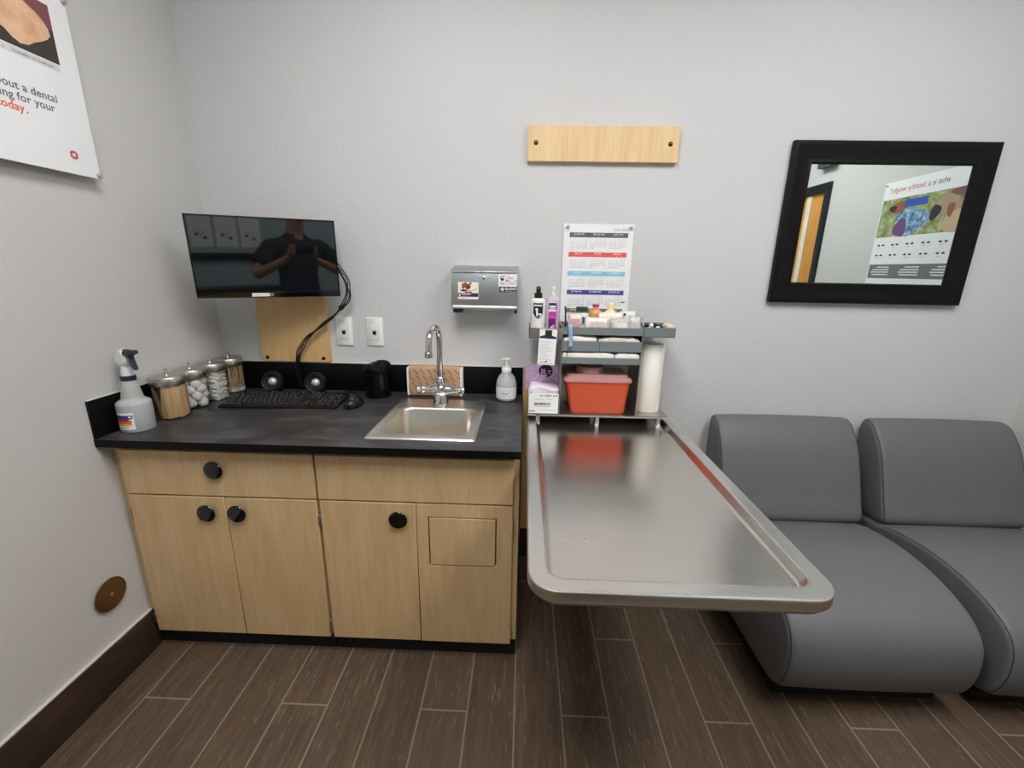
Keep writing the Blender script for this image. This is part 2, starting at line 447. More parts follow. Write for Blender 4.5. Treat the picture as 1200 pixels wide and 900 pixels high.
# ------------------------------------------------------------------ base cabinets
HC, CT = .823, .025
YD0, YD1 = -.582, -.600         # back and front of the door faces
def knob(x, z, parent, yb=YD1):
    m = MB()
    m.lathe([(.013, 0), (.013, -.007), (.026, -.008), (.0298, -.0095), (.0305, -.0115), (.0292, -.0135), (.022, -.0158), (.012, -.0168), (.0, -.0172)], (x, yb, z), M['black_gloss'], 36, 'y')
    return m.build('knob', parent)
def hinge(x, z, parent, yb=-.592):
    m = MB(); m.tube([(x, yb, z - .022), (x, yb, z + .022)], .0029, M['nickel'], 10); m.box(x - .0029, yb - .009, z - .018, x + .0029, yb + .008, z + .018, M['nickel'], .001)
    return m.build('hinge', parent)
def front(name, x0, z0, x1, z1, parent):
    m = MB(); m.box(x0, YD0, z0, x1, YD1, z1, M['maple'], .0012, 1)
    return m.build(name, parent)

def cabinet_body(t, x0, x1, fx0, fx1):
    m = MB()
    m.box(x0, -.562, .075, x0 + .016, -.004, .797, M['maple']); m.box(x1 - .016, -.562, .075, x1, -.004, .797, M['maple'])
    m.box(x0, -.562, .075, x1, -.004, .091, M['maple']); m.box(x0, -.016, .091, x1, -.004, .797, M['maple'])
    m.build('body', t)
    m = MB()
    m.box(x0, -.5815, .075, fx0, -.562, .797, M['maple']); m.box(fx1, -.5815, .075, x1, -.562, .797, M['maple'])
    m.box(fx0, -.5815, .765, fx1, -.562, .797, M['maple']); m.box(fx0, -.5815, .60, fx1, -.562, .635, M['maple']); m.box(fx0, -.5815, .075, fx1, -.562, .09, M['maple'])
    m.build('face_frame', t)
    m = MB(); m.box(x0 + .002, -.572, 0, x1 - .002, -.556, .0745, M['black_matte']); m.build('toe_kick', t)

t = thing('base_cabinet', 'maple base cabinet with a knobbed drawer over two knobbed doors, against the left wall', 'cabinet', (.33, -.3, 0))
cabinet_body(t, -.007, .6575, .03, .64)
d = front('drawer', .024, .6215, .6545, .776, t); knob(.334, .718, d)
d = front('door', .024, .073, .345, .616, t); knob(.286, .562, d); hinge(.0195, .545, d); hinge(.0195, .125, d)
d = front('door', .348, .073, .6515, .616, t); knob(.388, .564, d); hinge(.6545, .545, d); hinge(.6545, .125, d)
t = thing('base_cabinet', 'maple sink cabinet with one black knob and a square hatch cut in its right door', 'cabinet', (.98, -.3, 0))
cabinet_body(t, .658, 1.312, .675, 1.292)
front('false_drawer_panel', .661, .6215, 1.2935, .776, t)
d = front('door', .6635, .073, .9765, .616, t); knob(.921, .561, d); hinge(.661, .545, d); hinge(.661, .125, d)
# right door: a frame of four rails around the hatch
m = MB(); hx0, hx1, hz0, hz1 = 1.0165, 1.2415, .386, .571
for a in ((.9795, .073, hx0, .616), (hx1, .073, 1.2925, .616), (hx0, .073, hx1, hz0), (hx0, hz1, hx1, .616)):
    m.box(a[0], YD0, a[1], a[2], YD1, a[3], M['maple'])
d = m.build('door', t); hinge(1.2955, .545, d); hinge(1.2955, .125, d)
m = MB(); m.box(hx0, YD0 - .001, hz0, hx1, YD0 - .004, hz1, M['black_matte']); m.build('hatch_gap', d)
m = MB(); m.box(hx0 + .0042, YD0 - .003, hz0 + .0042, hx1 - .0042, YD1 - .0002, hz1 - .0042, M['maple'], .0012, 1); m.build('hatch', d)

# ------------------------------------------------------------------ worktop with splash boards
SX0, SX1, SY0, SY1 = .825, 1.15, -.548, -.150       # cut-out for the sink
t = thing('worktop', 'dark slate laminate worktop with black backsplash along the two walls', 'worktop', (.66, -.3, HC - CT))
m = MB()
xs = [-.0075, SX0, SX1, 1.316]; ys = [-.635, SY0, SY1, 0]
for i in range(3):
    for j in range(3):
        if i == 1 and j == 1: continue
        m.flat([(xs[i], ys[j], HC), (xs[i + 1], ys[j], HC), (xs[i + 1], ys[j + 1], HC), (xs[i], ys[j + 1], HC)], M['laminate'])
        m.flat([(xs[i], ys[j], HC - CT), (xs[i], ys[j + 1], HC - CT), (xs[i + 1], ys[j + 1], HC - CT), (xs[i + 1], ys[j], HC - CT)], M['black_matte'])
m.raw([(-.0075, -.635, HC - CT), (1.316, -.635, HC - CT), (1.316, -.635, HC), (-.0075, -.635, HC)], [(0, 1, 2, 3)], M['splash'])
m.raw([(1.316, -.635, HC - CT), (1.316, 0, HC - CT), (1.316, 0, HC), (1.316, -.635, HC)], [(0, 1, 2, 3)], M['splash'])
m.raw([(-.0075, 0, HC - CT), (-.0075, -.635, HC - CT), (-.0075, -.635, HC), (-.0075, 0, HC)], [(0, 1, 2, 3)], M['splash'])
m.raw([(SX0, SY0, HC), (SX1, SY0, HC), (SX1, SY1, HC), (SX0, SY1, HC), (SX0, SY0, HC - CT), (SX1, SY0, HC - CT), (SX1, SY1, HC - CT), (SX0, SY1, HC - CT)], [(0, 1, 5, 4), (1, 2, 6, 5), (2, 3, 7, 6), (3, 0, 4, 7)], M['black_matte'])
m.build('top', t)
m = MB(); m.box(-.0012, -.02, HC + .0005, 1.314, -.001, .945, M['splash'], .0015); sp = m.build('backsplash', t)
m = MB(); m.box(-.0012, -.016, .945, 1.314, -.001, .9485, M['caulk'], .001); m.build('caulk_line', sp)
m = MB(); m.box(-.0075, -.634, HC + .0005, -.0014, -.001, .945, M['splash'], .0008, 1); sp = m.build('side_splash', t)
m = MB(); m.box(-.0075, -.632, .945, -.0022, -.001, .9485, M['caulk'], .001); m.build('caulk_line', sp)

# ------------------------------------------------------------------ sink
t = thing('sink', 'small square stainless steel sink set into the dark worktop', 'sink', (.985, -.35, HC))
m = MB()
def rr(x0, y0, x1, y1, r, z, n=6): return [(x, y, z) for x, y in rrect(x0, y0, x1, y1, r, n)]
bx0, bx1, by0, by1 = .846, 1.134, -.526, -.248
O = [rr(.808, -.568, 1.168, -.134, .012, HC + .0008), rr(.811, -.565, 1.165, -.137, .012, HC + .006), rr(.818, -.558, 1.158, -.144, .012, HC + .0072),
     rr(.830, -.546, 1.146, -.156, .02, HC + .0045)]
I = [rr(bx0 - .008, by0 - .008, bx1 + .008, by1 + .008, .052, HC + .0045), rr(bx0 - .004, by0 - .004, bx1 + .004, by1 + .004, .05, HC + .002), rr(bx0, by0, bx1, by1, .048, HC - .004),
     rr(bx0 + .004, by0 + .004, bx1 - .004, by1 - .004, .048, HC - .115), rr(bx0 + .012, by0 + .012, bx1 - .012, by1 - .012, .044, HC - .138), rr(bx0 + .035, by0 + .035, bx1 - .035, by1 - .035, .03, HC - .147),
     rr(.95, -.417, 1.03, -.357, .0299, HC - .149)]
m.rings(O + I[:1], M['steel_rim'], False, False)
rim = m.build('rim', t, sharp=50)
m = MB(); m.rings(I, M['steel_sink'], False, True); m.build('basin', t, sharp=60)
m = MB(); m.lathe([(.040, .0), (.040, .002), (.034, .003), (.030, -.0), (.012, -.001), (0, .004)], (.99, -.387, HC - .1488), M['chrome'], 28); m.build('drain', t)

# ------------------------------------------------------------------ faucet
t = thing('faucet', 'chrome gooseneck faucet with two lever handles at the back of the sink', 'faucet', (.988, -.192, HC + .0045))
fx, fy, fz = .988, -.192, HC + .0045
m = MB()
m.lathe([(.031, 0), (.032, .004), (.030, .010), (.028, .032), (.024, .040), (.021, .052), (.021, .075), (.017, .088), (.0165, .098), (.0185, .101), (.0185, .110), (.014, .115), (0, .116)], (fx, fy, fz), M['chrome'], 32)
m.rings([[(fx + u, fy + r * math.cos(a), fz + .060 + r * math.sin(a)) for a in [2 * PI * k / 20 for k in range(20)]] for u, r in ((-.066, .0105), (-.058, .013), (-.046, .0155), (-.034, .020), (-.018, .0275), (0, .031), (.018, .0275), (.034, .020), (.046, .0155), (.058, .013), (.066, .0105))], M['chrome'])
m.build('body', t, sharp=60)
m = MB()
pts = [(fx, fy, fz + .112), (fx, fy, fz + .20), (fx, fy, fz + .255)] + [(fx - .007 * (1 - math.cos(a)), fy - .062 * (1 - math.cos(a)), fz + .262 + .052 * math.sin(a)) for a in [PI * k / 8 for k in range(1, 8)]] + [(fx - .0142, fy - .125, fz + .252), (fx - .0146, fy - .127, fz + .232)]
m.tube(pts, .0112, M['chrome'], 16, 4); m.build('spout', t, sharp=60)
m = MB(); m.lathe([(.0125, .020), (.0142, .018), (.0142, 0), (.011, -.001), (.009, .004), (0, .004)], (fx - .0147, fy - .1272, fz + .214), M['chrome'], 24); m.build('aerator', t)
for s in (-1, 1):
    m = MB()
    m.lathe([(.013, .060), (.0155, .062), (.0155, .070), (.009, .073), (.008, .080), (.012, .083), (.012, .094), (.008, .097), (0, .098)] if s > 0 else [(.013, -.060), (.0155, -.062), (.0155, -.070), (.009, -.073), (.008, -.080), (.012, -.083), (.012, -.094), (.008, -.097), (0, -.098)], (fx, fy, fz + .060), M['chrome'], 22, 'x')
    m.tube([(fx + s * .088, fy + .004, fz + .06), (fx + s * .089, fy - .02, fz + .058), (fx + s * .089, fy - .042, fz + .062)], [.0045, .0045, .0065], M['chrome'], 12, 3)
    m.build('lever_handle', t, sharp=60)

# ------------------------------------------------------------------ kraft towel pack behind the faucet
g = G('kraft paper with dark dashes'); v = g.coord()
sp = g.n('ShaderNodeSeparateXYZ', {0: v})
px = g.math('ADD', sp.outputs[0], 5.0); pz = g.math('ADD', g.math('ADD', sp.outputs[2], g.math('MULTIPLY', sp.outputs[1], -1.0)), 5.0)
row = g.math('FLOOR', g.math('DIVIDE', pz, .028)); fz2 = g.math('FRACT', g.math('DIVIDE', pz, .028))
xx = g.math('ADD', g.math('ADD', px, g.math('MULTIPLY', fz2, .024)), g.math('MULTIPLY', row, .011))
fx2 = g.math('FRACT', g.math('DIVIDE', xx, .029))
a = g.math('LESS_THAN', g.math('ABSOLUTE', g.math('SUBTRACT', fx2, .5)), .075); b = g.math('LESS_THAN', g.math('ABSOLUTE', g.math('SUBTRACT', fz2, .5)), .40)
kc = g.ramp(g.noise(v, 18.0, 4.0), [(0.3, lin('#b38f6f')), (0.7, lin('#c09c7b'))])
g.bsdf(Base_Color=g.mix(g.math('MULTIPLY', g.math('MULTIPLY', a, b), .85), kc, lin('#4a3324')), Roughness=0.8); M['kraft'] = g.m
t = thing('towel_pack', 'pack of white paper towels in a kraft wrapper with dark dashes, behind the faucet', 'paper towel pack', (.942, -.052, HC))
m = MB(); m.box(.829, -.082, HC + .001, 1.052, -.024, .953, M['kraft'], .010, 3); m.build('wrapper', t, sharp=60)
for x0, x1 in ((.823, .832), (1.049, 1.058)):
    m = MB()
    for k in range(9):
        y = -.078 + k * .0058; m.box(x0, y, HC + .004 + .002 * (k % 2), x1 - .001 * (k % 3), y + .0059, .947 - .003 * (k % 3), M['gauze'])
    m.build('towel_edges', t)


# ------------------------------------------------------------------ soap bottle
M['clearsoap'] = translucent('clear soap plastic', '#d3d7dc', .45, .15)
M['soapliq'] = translucent('clear soap liquid', '#e6e7ea', .2, .15)
t = thing('soap_bottle', 'clear foam soap bottle with white pump top, beside the sink', 'soap bottle', (1.247, -.095, HC))
c = (1.247, -.095, HC)
m = MB(); m.lathe([(.036, .001), (.041, .005), (.0425, .012), (.0425, .072), (.040, .085), (.034, .100), (.025, .112), (.018, .118), (.017, .121)], c, M['clearsoap'], 36); m.build('bottle', t, sharp=60)
m = MB(); m.lathe([(.035, .003), (.0405, .008), (.0405, .080), (.039, .085), (0, .085)], c, M['soapliq'], 32); m.build('liquid', t, sharp=60)
m = MB()
lab = [[(c[0] + .0432 * math.cos(a), c[1] + .0432 * math.sin(a), HC + z) for a in [math.radians(-168 + 156 * k / 24) for k in range(25)]] for z in (.014, .062)]
m.rings(lab, M['paper'], False, False, closed=False)
for k, (w, zz, mm) in enumerate(((.9, .050, 'pale_ink'), (.75, .044, 'pale_ink'), (.62, .036, 'ink'), (.8, .027, 'pale_ink'), (.7, .022, 'pale_ink'))):
    for q in range(14):
        if (q * 7 + k * 3) % 5 == 0: continue
        a0 = math.radians(-118 + (q) * 5 * w); a1 = a0 + math.radians(4 * w); h = .0022 if mm == 'ink' else .0009
        m.raw([(c[0] + .0436 * math.cos(a0), c[1] + .0436 * math.sin(a0), HC + zz - h), (c[0] + .0436 * math.cos(a1), c[1] + .0436 * math.sin(a1), HC + zz - h), (c[0] + .0436 * math.cos(a1), c[1] + .0436 * math.sin(a1), HC + zz + h), (c[0] + .0436 * math.cos(a0), c[1] + .0436 * math.sin(a0), HC + zz + h)], [(0, 1, 2, 3)], M[mm])
m.build('label', t, sharp=60)
m = MB(); m.lathe([(.019, .119), (.020, .121), (.020, .136), (.017, .139), (.008, .140), (.0075, .165), (.010, .166), (.010, .172), (0, .172)], c, M['white'], 28)
m.rings([[(c[0] + u, c[1] + w * math.cos(a), HC + zc + h * math.sin(a)) for a in [2 * PI * k / 16 for k in range(16)]] for u, w, h, zc in ((-.024, .003, .003, .171), (-.020, .006, .0045, .172), (-.008, .010, .006, .174), (.004, .012, .007, .174), (.012, .010, .006, .173), (.017, .004, .003, .172))], M['white'])
m.build('pump', t, sharp=60)
# ------------------------------------------------------------------ keyboard and mouse
M['key'] = plain('black key cap', '#1b1b1d', 0.42)
kb = thing('keyboard', 'full size black computer keyboard lying on the worktop', 'keyboard', (.372, -.215, HC), math.radians(3.5))
LX, LY = .446, .158
K = Matrix.Translation((.372, -.215, HC)) @ Matrix.Rotation(math.radians(3.5), 4, 'Z')
m = MB(); m.X = K
m.prism([(-LY / 2, .001), (LY / 2, .001), (LY / 2, .020), (LY / 2 - .006, .022), (-LY / 2 + .006, .011), (-LY / 2, .008)], -LX / 2, LX / 2, M['black'], 'x', .002, 2)
m.build('case', kb)
rows = [  # (list of key widths, start) in key units, 22.6 units wide
    [(0, 1), (2, 1), (3, 1), (4, 1), (5, 1), (6.5, 1), (7.5, 1), (8.5, 1), (9.5, 1), (11, 1), (12, 1), (13, 1), (14, 1), (15.3, 1), (16.3, 1), (17.3, 1)],
    [(i, 1) for i in range(13)] + [(13, 2), (15.3, 1), (16.3, 1), (17.3, 1), (18.6, 1), (19.6, 1), (20.6, 1), (21.6, 1)],
    [(0, 1.5)] + [(1.5 + i, 1) for i in range(12)] + [(13.5, 1.5), (15.3, 1), (16.3, 1), (17.3, 1), (18.6, 1), (19.6, 1), (20.6, 1), (21.6, 1)],
    [(0, 1.8)] + [(1.8 + i, 1) for i in range(11)] + [(12.8, 2.2), (18.6, 1), (19.6, 1), (20.6, 1)],
    [(0, 2.3)] + [(2.3 + i, 1) for i in range(10)] + [(12.3, 2.7), (16.3, 1), (18.6, 1), (19.6, 1), (20.6, 1), (21.6, 1)],
    [(0, 1.4), (1.4, 1.2), (2.6, 1.3), (3.9, 6), (9.9, 1.3), (11.2, 1.2), (12.4, 1.2), (13.6, 1.4), (15.3, 1), (16.3, 1), (17.3, 1), (18.6, 2), (20.6, 1)]]
U = (LX - .016) / 22.6; slope = math.atan2(.011, LY - .012); nk = 0
KM = {}
for r, row in enumerate(rows):
    ly = LY / 2 - .018 - r * .0238 - (.004 if r else 0)
    for x, w in row:
        nk += 1
        cx = -LX / 2 + .008 + (x + w / 2) * U; cz = .022 - (LY / 2 - .006 - ly) * math.tan(slope)
        key = round(w, 2)
        if key not in KM:
            m = MB(); a, b = w * U - .0022, .0205
            m.rings([[(u, v, 0) for u, v in rrect(-a / 2, -b / 2, a / 2, b / 2, .002, 2)], [(u, v, .003) for u, v in rrect(-a / 2, -b / 2, a / 2, b / 2, .002, 2)], [(u, v, .0066) for u, v in rrect(-a / 2 + .002, -b / 2 + .002, a / 2 - .002, b / 2 - .0025, .002, 2)]], M['key'])
            lg = [(-.0014, .002), (.0006, .002), (.0006, -.0006), (-.0014, -.0006)]
            m.flat([(u - .002, v + .0015, .0068) for u, v in lg], M['pale_ink'])
            o = m.build('key'); KM[key] = o
        else:
            o = KM[key].copy(); COL.objects.link(o)
        o.parent = kb; o.location = (cx, ly, cz); o.rotation_euler = (slope, 0, 0)
mo = thing('computer_mouse', 'small black computer mouse at the right end of the keyboard', 'mouse', (.652, -.232, HC), math.radians(-8))
m = MB(); m.X = Matrix.Translation((.652, -.232, HC)) @ Matrix.Rotation(math.radians(-8), 4, 'Z')
R = []
for q, (s, z) in enumerate(((1, .001), (1.02, .010), (.96, .020), (.80, .029), (.5, .0345), (.15, .036))):
    R.append([(.030 * s * math.cos(a), (.052 * s) * math.sin(a) - .004 * q * .3, z - (.006 * max(0, math.sin(a)) * s if z > .005 else 0)) for a in [2 * PI * k / 28 for k in range(28)]])
m.rings(R, M['black']); m.build('shell', mo, sharp=60)
m = MB(); m.X = Matrix.Translation((.652, -.232, HC)) @ Matrix.Rotation(math.radians(-8), 4, 'Z'); m.tube([(-.004, .028, .027), (.004, .028, .027)], .007, M['black_matte'], 14); m.build('scroll_wheel', mo)
m = MB(); m.X = Matrix.Translation((.652, -.232, HC)) @ Matrix.Rotation(math.radians(-8), 4, 'Z'); m.ball((.002, -.018, .0335), (.008, .005, .0022), M['white'], 14, 8); m.build('badge', mo)
m = MB(); m.tube([(.648, -.181, HC + .008), (.645, -.16, HC + .003), (.628, -.12, HC + .003), (.60, -.07, HC + .003), (.545, -.045, HC + .003)], .0018, M['black'], 8, 6); m.build('cable', mo)

# ------------------------------------------------------------------ two round desk speakers
def speaker(x, y, lab, rz):
    t = thing('desk_speaker', lab, 'speaker', (x, y, HC), rz)
    X = Matrix.Translation((x, y, HC)) @ Matrix.Rotation(rz, 4, 'Z')
    T = X @ Matrix.Translation((0, 0, .053)) @ Matrix.Rotation(math.radians(-14), 4, 'X')
    m = MB(); m.X = X; m.lathe([(.034, .001), (.036, .003), (.034, .008), (.022, .016), (.016, .022), (0, .022)], (0, 0, 0), M['black_gloss'], 32); b = m.build('base', t)
    m = MB(); m.X = X; m.box(-.013, -.0335, .004, .016, -.029, .0125, M['nickel'], .001); m.build('front_badge', b)
    m = MB(); m.X = T
    m.lathe([(0, .038), (.018, .036), (.032, .026), (.0415, .008), (.044, -.008), (.0425, -.017), (.039, -.021), (.036, -.019)], (0, 0, 0), M['black'], 36, 'y', open1=True); m.build('housing', t, sharp=60)
    m = MB(); m.X = T; m.lathe([(.0365, -.019), (.034, -.0225), (.031, -.020), (.029, -.016), (.018, -.006), (0, -.004)], (0, 0, 0), M['black_matte'], 36, 'y', open0=True); m.build('cone', t, sharp=60)
    m = MB(); m.X = T; m.lathe([(.0178, -.008), (.0165, -.014), (.012, -.0185), (.006, -.0208), (0, -.0214)], (0, 0, 0), plain('silver speaker dome', '#d5d5d4', 0.42, 0.6), 28, 'y'); m.build('dome', t, sharp=80)
speaker(.252, -.092, 'small black round speaker with a silver dome, nearest the jars', math.radians(14))
speaker(.437, -.092, 'small black round speaker with a silver dome, nearer the black cup', math.radians(11))

# ------------------------------------------------------------------ slant-cut black cup
m = MB(); c = (.700, -.085); N = 40; rings = []
def rim(r, base, a): return (c[0] + r * math.cos(a), c[1] + r * math.sin(a), base + .021 * math.sin(a) + .004 * math.cos(a))
A = [2 * PI * k / N for k in range(N)]
rings.append([(c[0] + .050 * math.cos(a), c[1] + .050 * math.sin(a), HC + .001) for a in A]); rings.append([(c[0] + .053 * math.cos(a), c[1] + .053 * math.sin(a), HC + .006) for a in A])
rings.append([(c[0] + .050 * math.cos(a), c[1] + .050 * math.sin(a), HC + .060) for a in A])
rings.append([rim(.0545, HC + .118, a) for a in A]); rings.append([rim(.0575, HC + .123, a) for a in A]); rings.append([rim(.0555, HC + .124, a) for a in A]); rings.append([rim(.051, HC + .117, a) for a in A])
rings.append([(c[0] + .046 * math.cos(a), c[1] + .046 * math.sin(a), HC + .055) for a in A]); rings.append([(c[0] + .044 * math.cos(a), c[1] + .044 * math.sin(a), HC + .010) for a in A])
m.rings(rings, plain('black cup plastic', '#08080a', .22, spec=.35)); tag(m.build('holder_cup', None, (.700, -.085, HC), sharp=60), 'tall gloss black cup with a slanted rim, standing left of the sink', 'cup')

# ------------------------------------------------------------------ spray bottle
M['hdpe'] = translucent('frosted white bottle plastic', '#d6d9d9', .42, .4)
M['sprayliq'] = plain('pale blue grey liquid', '#94a5ad', .35)
sx, sy = .046, -.532
t = thing('spray_bottle', 'frosted spray bottle of pale liquid with navy trigger, at the end of the worktop', 'spray bottle', (sx, sy, HC), math.radians(0))
c = (sx, sy, HC)
m = MB(); m.lathe([(.0445, .001), (.0468, .005), (.0468, .088), (.0455, .095), (.037, .101), (.0315, .104), (.0285, .112), (.0205, .163), (.0185, .172)], c, M['hdpe'], 40); m.build('bottle', t, sharp=50)
m = MB(); m.lathe([(.0435, .002), (.0461, .006), (.0461, .086), (.0445, .093), (0, .093)], c, M['sprayliq'], 36); m.build('liquid', t, sharp=50)
m = MB(); m.lathe([(.0185, .165), (.0205, .166), (.0205, .181), (.018, .182), (0, .182)], c, M['navy'], 30); m.build('collar', t)
m = MB()
fr = math.radians(-18); dx, dy = math.cos(fr), math.sin(fr)        # direction the nozzle points
def L(u, z): return (sx + u * dx, sy + u * dy, HC + z)
nx, ny = -dy, dx
def slab(prof, w, mat, mb):
    A_ = [(L(u, z)[0] + nx * w, L(u, z)[1] + ny * w, HC + z) for u, z in prof]; B_ = [(L(u, z)[0] - nx * w, L(u, z)[1] - ny * w, HC + z) for u, z in prof]
    n = len(prof); bm = bmesh.new(); va = [bm.verts.new(p) for p in A_]; vb = [bm.verts.new(p) for p in B_]
    fa = bm.faces.new(va); fb = bm.faces.new(vb[::-1])
    for i in range(n): bm.faces.new((va[i], vb[i], vb[(i + 1) % n], va[(i + 1) % n]))
    bmesh.ops.recalc_face_normals(bm, faces=bm.faces); bmesh.ops.bevel(bm, geom=list(fa.edges) + list(fb.edges), offset=w * .45, segments=3, affect='EDGES'); mb.add(bm, mat)
m.lathe([(.0165, .182), (.0160, .19), (.0125, .212), (0, .213)], c, M['white'], 26)
slab([(-.038, .224), (-.030, .222), (-.010, .214), (.012, .212), (.024, .226), (.024, .240), (.014, .262), (.006, .268), (-.006, .267), (-.020, .255), (-.034, .234)], .0125, M['white'], m)
m.build('spray_head', t, sharp=50)
m = MB()
slab([(.010, .247), (.012, .268), (.030, .266), (.060, .268), (.064, .264), (.064, .257), (.054, .254), (.036, .247), (.030, .244)], .0115, M['navy'], m); m.build('nozzle', t, sharp=50)
m = MB()
slab([(.027, .252), (.040, .252), (.042, .235), (.048, .216), (.053, .206), (.049, .203), (.040, .208), (.033, .226)], .008, M['navy'], m); m.build('trigger', t, sharp=50)
m = MB(); R_ = .0471
def lab_strip(z0, z1, a0, a1, mat, r=R_):
    n = 12; m.rings([[(sx + r * math.cos(math.radians(a0 + (a1 - a0) * k / n)), sy + r * math.sin(math.radians(a0 + (a1 - a0) * k / n)), HC + z) for k in range(n + 1)] for z in (z0, z1)], mat, False, False, closed=False)
lab_strip(.012, .068, -122, -55, M['paper'])
for z0, z1, cc in ((.049, .060, '#2b3a8c'), (.041, .049, '#a32a35'), (.033, .041, '#d9622e'), (.026, .033, '#e3b13f')):
    lab_strip(z0, z1, -122, -64 + (6 if z0 > .045 else 0), plain('label ' + cc, cc, .5), R_ + .0003)
lab_strip(.052, .057, -72, -62, M['white_ink'], R_ + .0005); lab_strip(.043, .0465, -72, -64, M['white_ink'], R_ + .0005)
for k in range(3): lab_strip(.0155 + k * .003, .0165 + k * .003, -118, -80 + 6 * (k % 2), M['pale_ink'], R_ + .0004)
m.build('label', t, sharp=60)

# ------------------------------------------------------------------ four apothecary jars, lids, contents
JX = .058; JY = (-.400, -.292, -.184, -.076); JR = .0525; JH = .130
labs = ('glass jar of wooden tongue depressors with steel lid, beside the spray bottle', 'glass jar of cotton balls with steel lid, second from the spray bottle',
        'glass jar of folded gauze with steel lid, third from the spray bottle', 'glass jar of cotton swabs with steel lid, in the corner by the back wall')
def jar(k):
    c = (JX, JY[k], HC)
    t = thing('apothecary_jar', labs[k], 'jar', c, 0, 'row of four steel lidded jars')
    m = MB(); m.lathe([(.045, .0005), (JR - .001, .003), (JR, .010), (JR, JH - .012), (JR - .003, JH - .004), (JR - .003, JH)], c, M['glass'], 40); m.build('glass_body', t, sharp=60)
    m = MB(); m.lathe([(JR + .0005, JH - .011), (JR + .001, JH - .010), (JR + .001, JH + .017), (JR - .0005, JH + .019), (.030, JH + .020), (.0065, JH + .021), (.0045, JH + .024), (.0045, JH + .028), (.0062, JH + .030), (.0062, JH + .033), (.0035, JH + .036), (.0045, JH + .040), (.0035, JH + .045), (0, JH + .046)], c, M['steel'], 44)
    lid = m.build('lid', t, sharp=40)
for k in range(4): jar(k)
# tongue depressors
m = MB(); w = .0088
prof = [(-w, .004), (-w * .7, .0014), (0, 0), (w * .7, .0014), (w, .004), (w, .112), (w * .7, .1147), (0, .116), (-w * .7, .1147), (-w, .112)]
m.prism(prof, -.0008, .0008, M['wood_stick'], 'y')
st = m.build('tongue_depressor'); tag(st, 'wooden tongue depressor standing in the jar beside the spray bottle', 'tongue depressor', 'tongue depressors in the first jar')
c = Vector((JX, JY[0], HC + .0025)); first = True
def put(o, first, loc, rot):
    if first: q = o
    else: q = o.copy(); COL.objects.link(q)
    q.location = loc; q.rotation_euler = rot; return q
for j in range(10):                                     # upright along the glass on the side the room sees
    a = math.radians(-60 + j * 13.5 + 2 * math.sin(j * 2.3)); r = .0468
    put(st, first, (c.x + r * math.cos(a), c.y + r * math.sin(a), c.z + .0015 * (j % 3)), (0, math.radians(2.2 * math.sin(j * 1.7)), a + PI / 2 + .16 * (-1) ** j)); first = False
for j in range(8):
    a = math.radians(-52 + j * 16); r = .039
    put(st, False, (c.x + r * math.cos(a), c.y + r * math.sin(a), c.z + .001 * (j % 2)), (0, math.radians(3 * math.sin(j * 2.9)), a + PI / 2 + .1))
def lean(a0, a1, r0, r1):
    A0 = Vector((r0 * math.cos(math.radians(a0)), r0 * math.sin(math.radians(a0)), 0)); A1 = Vector((r1 * math.cos(math.radians(a1)), r1 * math.sin(math.radians(a1)), .113))
    z = (A1 - A0).normalized(); am = math.radians((a0 + a1) / 2); y = Vector((math.cos(am), math.sin(am), 0)); x = y.cross(z).normalized(); y = z.cross(x)
    put(st, False, c + A0, Matrix((x, y, z)).transposed().to_euler())
for q in ((-88, -128, .0455, .0455), (-86, -68, .0440, .0470), (-70, -64, .0430, .0455), (70, 84, .044, .045), (-170, 170, .040, .044), (120, 132, .044, .045)): lean(*q)
# cotton balls
bm = bmesh.new(); bmesh.ops.create_icosphere(bm, subdivisions=3, radius=.0178)
for v in bm.verts: v.co *= 1 + .20 * noise.noise(v.co * 75) + .09 * noise.noise(v.co * 190)
m = MB(); m.add(bm, M['cotton']); cb = m.build('cotton_ball', sharp=180); tag(cb, 'white cotton ball in the second glass jar', 'cotton ball', 'cotton balls in the second jar')
c = Vector((JX, JY[1], HC + .0045)); first = True
for lay in range(4):
    for j in range(6 if lay % 2 == 0 else 5):
        a = 2 * PI * j / 5 + lay * .63; r = .031 if j < 5 else 0
        put(cb, first, (c.x + r * math.cos(a), c.y + r * math.sin(a), c.z + .0168 + lay * .0255 + (.004 if j == 5 else .0015 * (j % 3))), (j * 1.3, lay * .9, j * .7)); first = False
# folded gauze
bm = bmesh.new(); bmesh.ops.create_cube(bm, size=1); bmesh.ops.subdivide_edges(bm, edges=bm.edges[:], cuts=6, use_grid_fill=True)
for v in bm.verts:
    v.co = Vector((v.co.x * .070, v.co.y * .068, v.co.z * .0072 + .0036))
    v.co.z += .0036 * noise.noise(Vector((v.co.x * 48, v.co.y * 48, 3.1))); v.co.x += .002 * noise.noise(Vector((v.co.y * 60, v.co.z * 90, 9.1)))
    if abs(v.co.x) > .029: v.co.z += .0008 * math.copysign(1, v.co.z - .0036)
m = MB(); m.add(bm, M['gauze']); gz = m.build('gauze_pad', sharp=180); tag(gz, 'folded white gauze pad stacked in the third glass jar', 'gauze pad', 'gauze pads in the third jar')
c = Vector((JX, JY[2], HC + .004)); first = True
for j in range(14):
    put(gz, first, (c.x + .0018 * math.sin(j * 2.1), c.y + .0018 * math.cos(j * 1.7), c.z + j * .0083), (.03 * math.sin(j * 1.1), .03 * math.cos(j * 1.9), .25 * math.sin(j * 2.7))); first = False
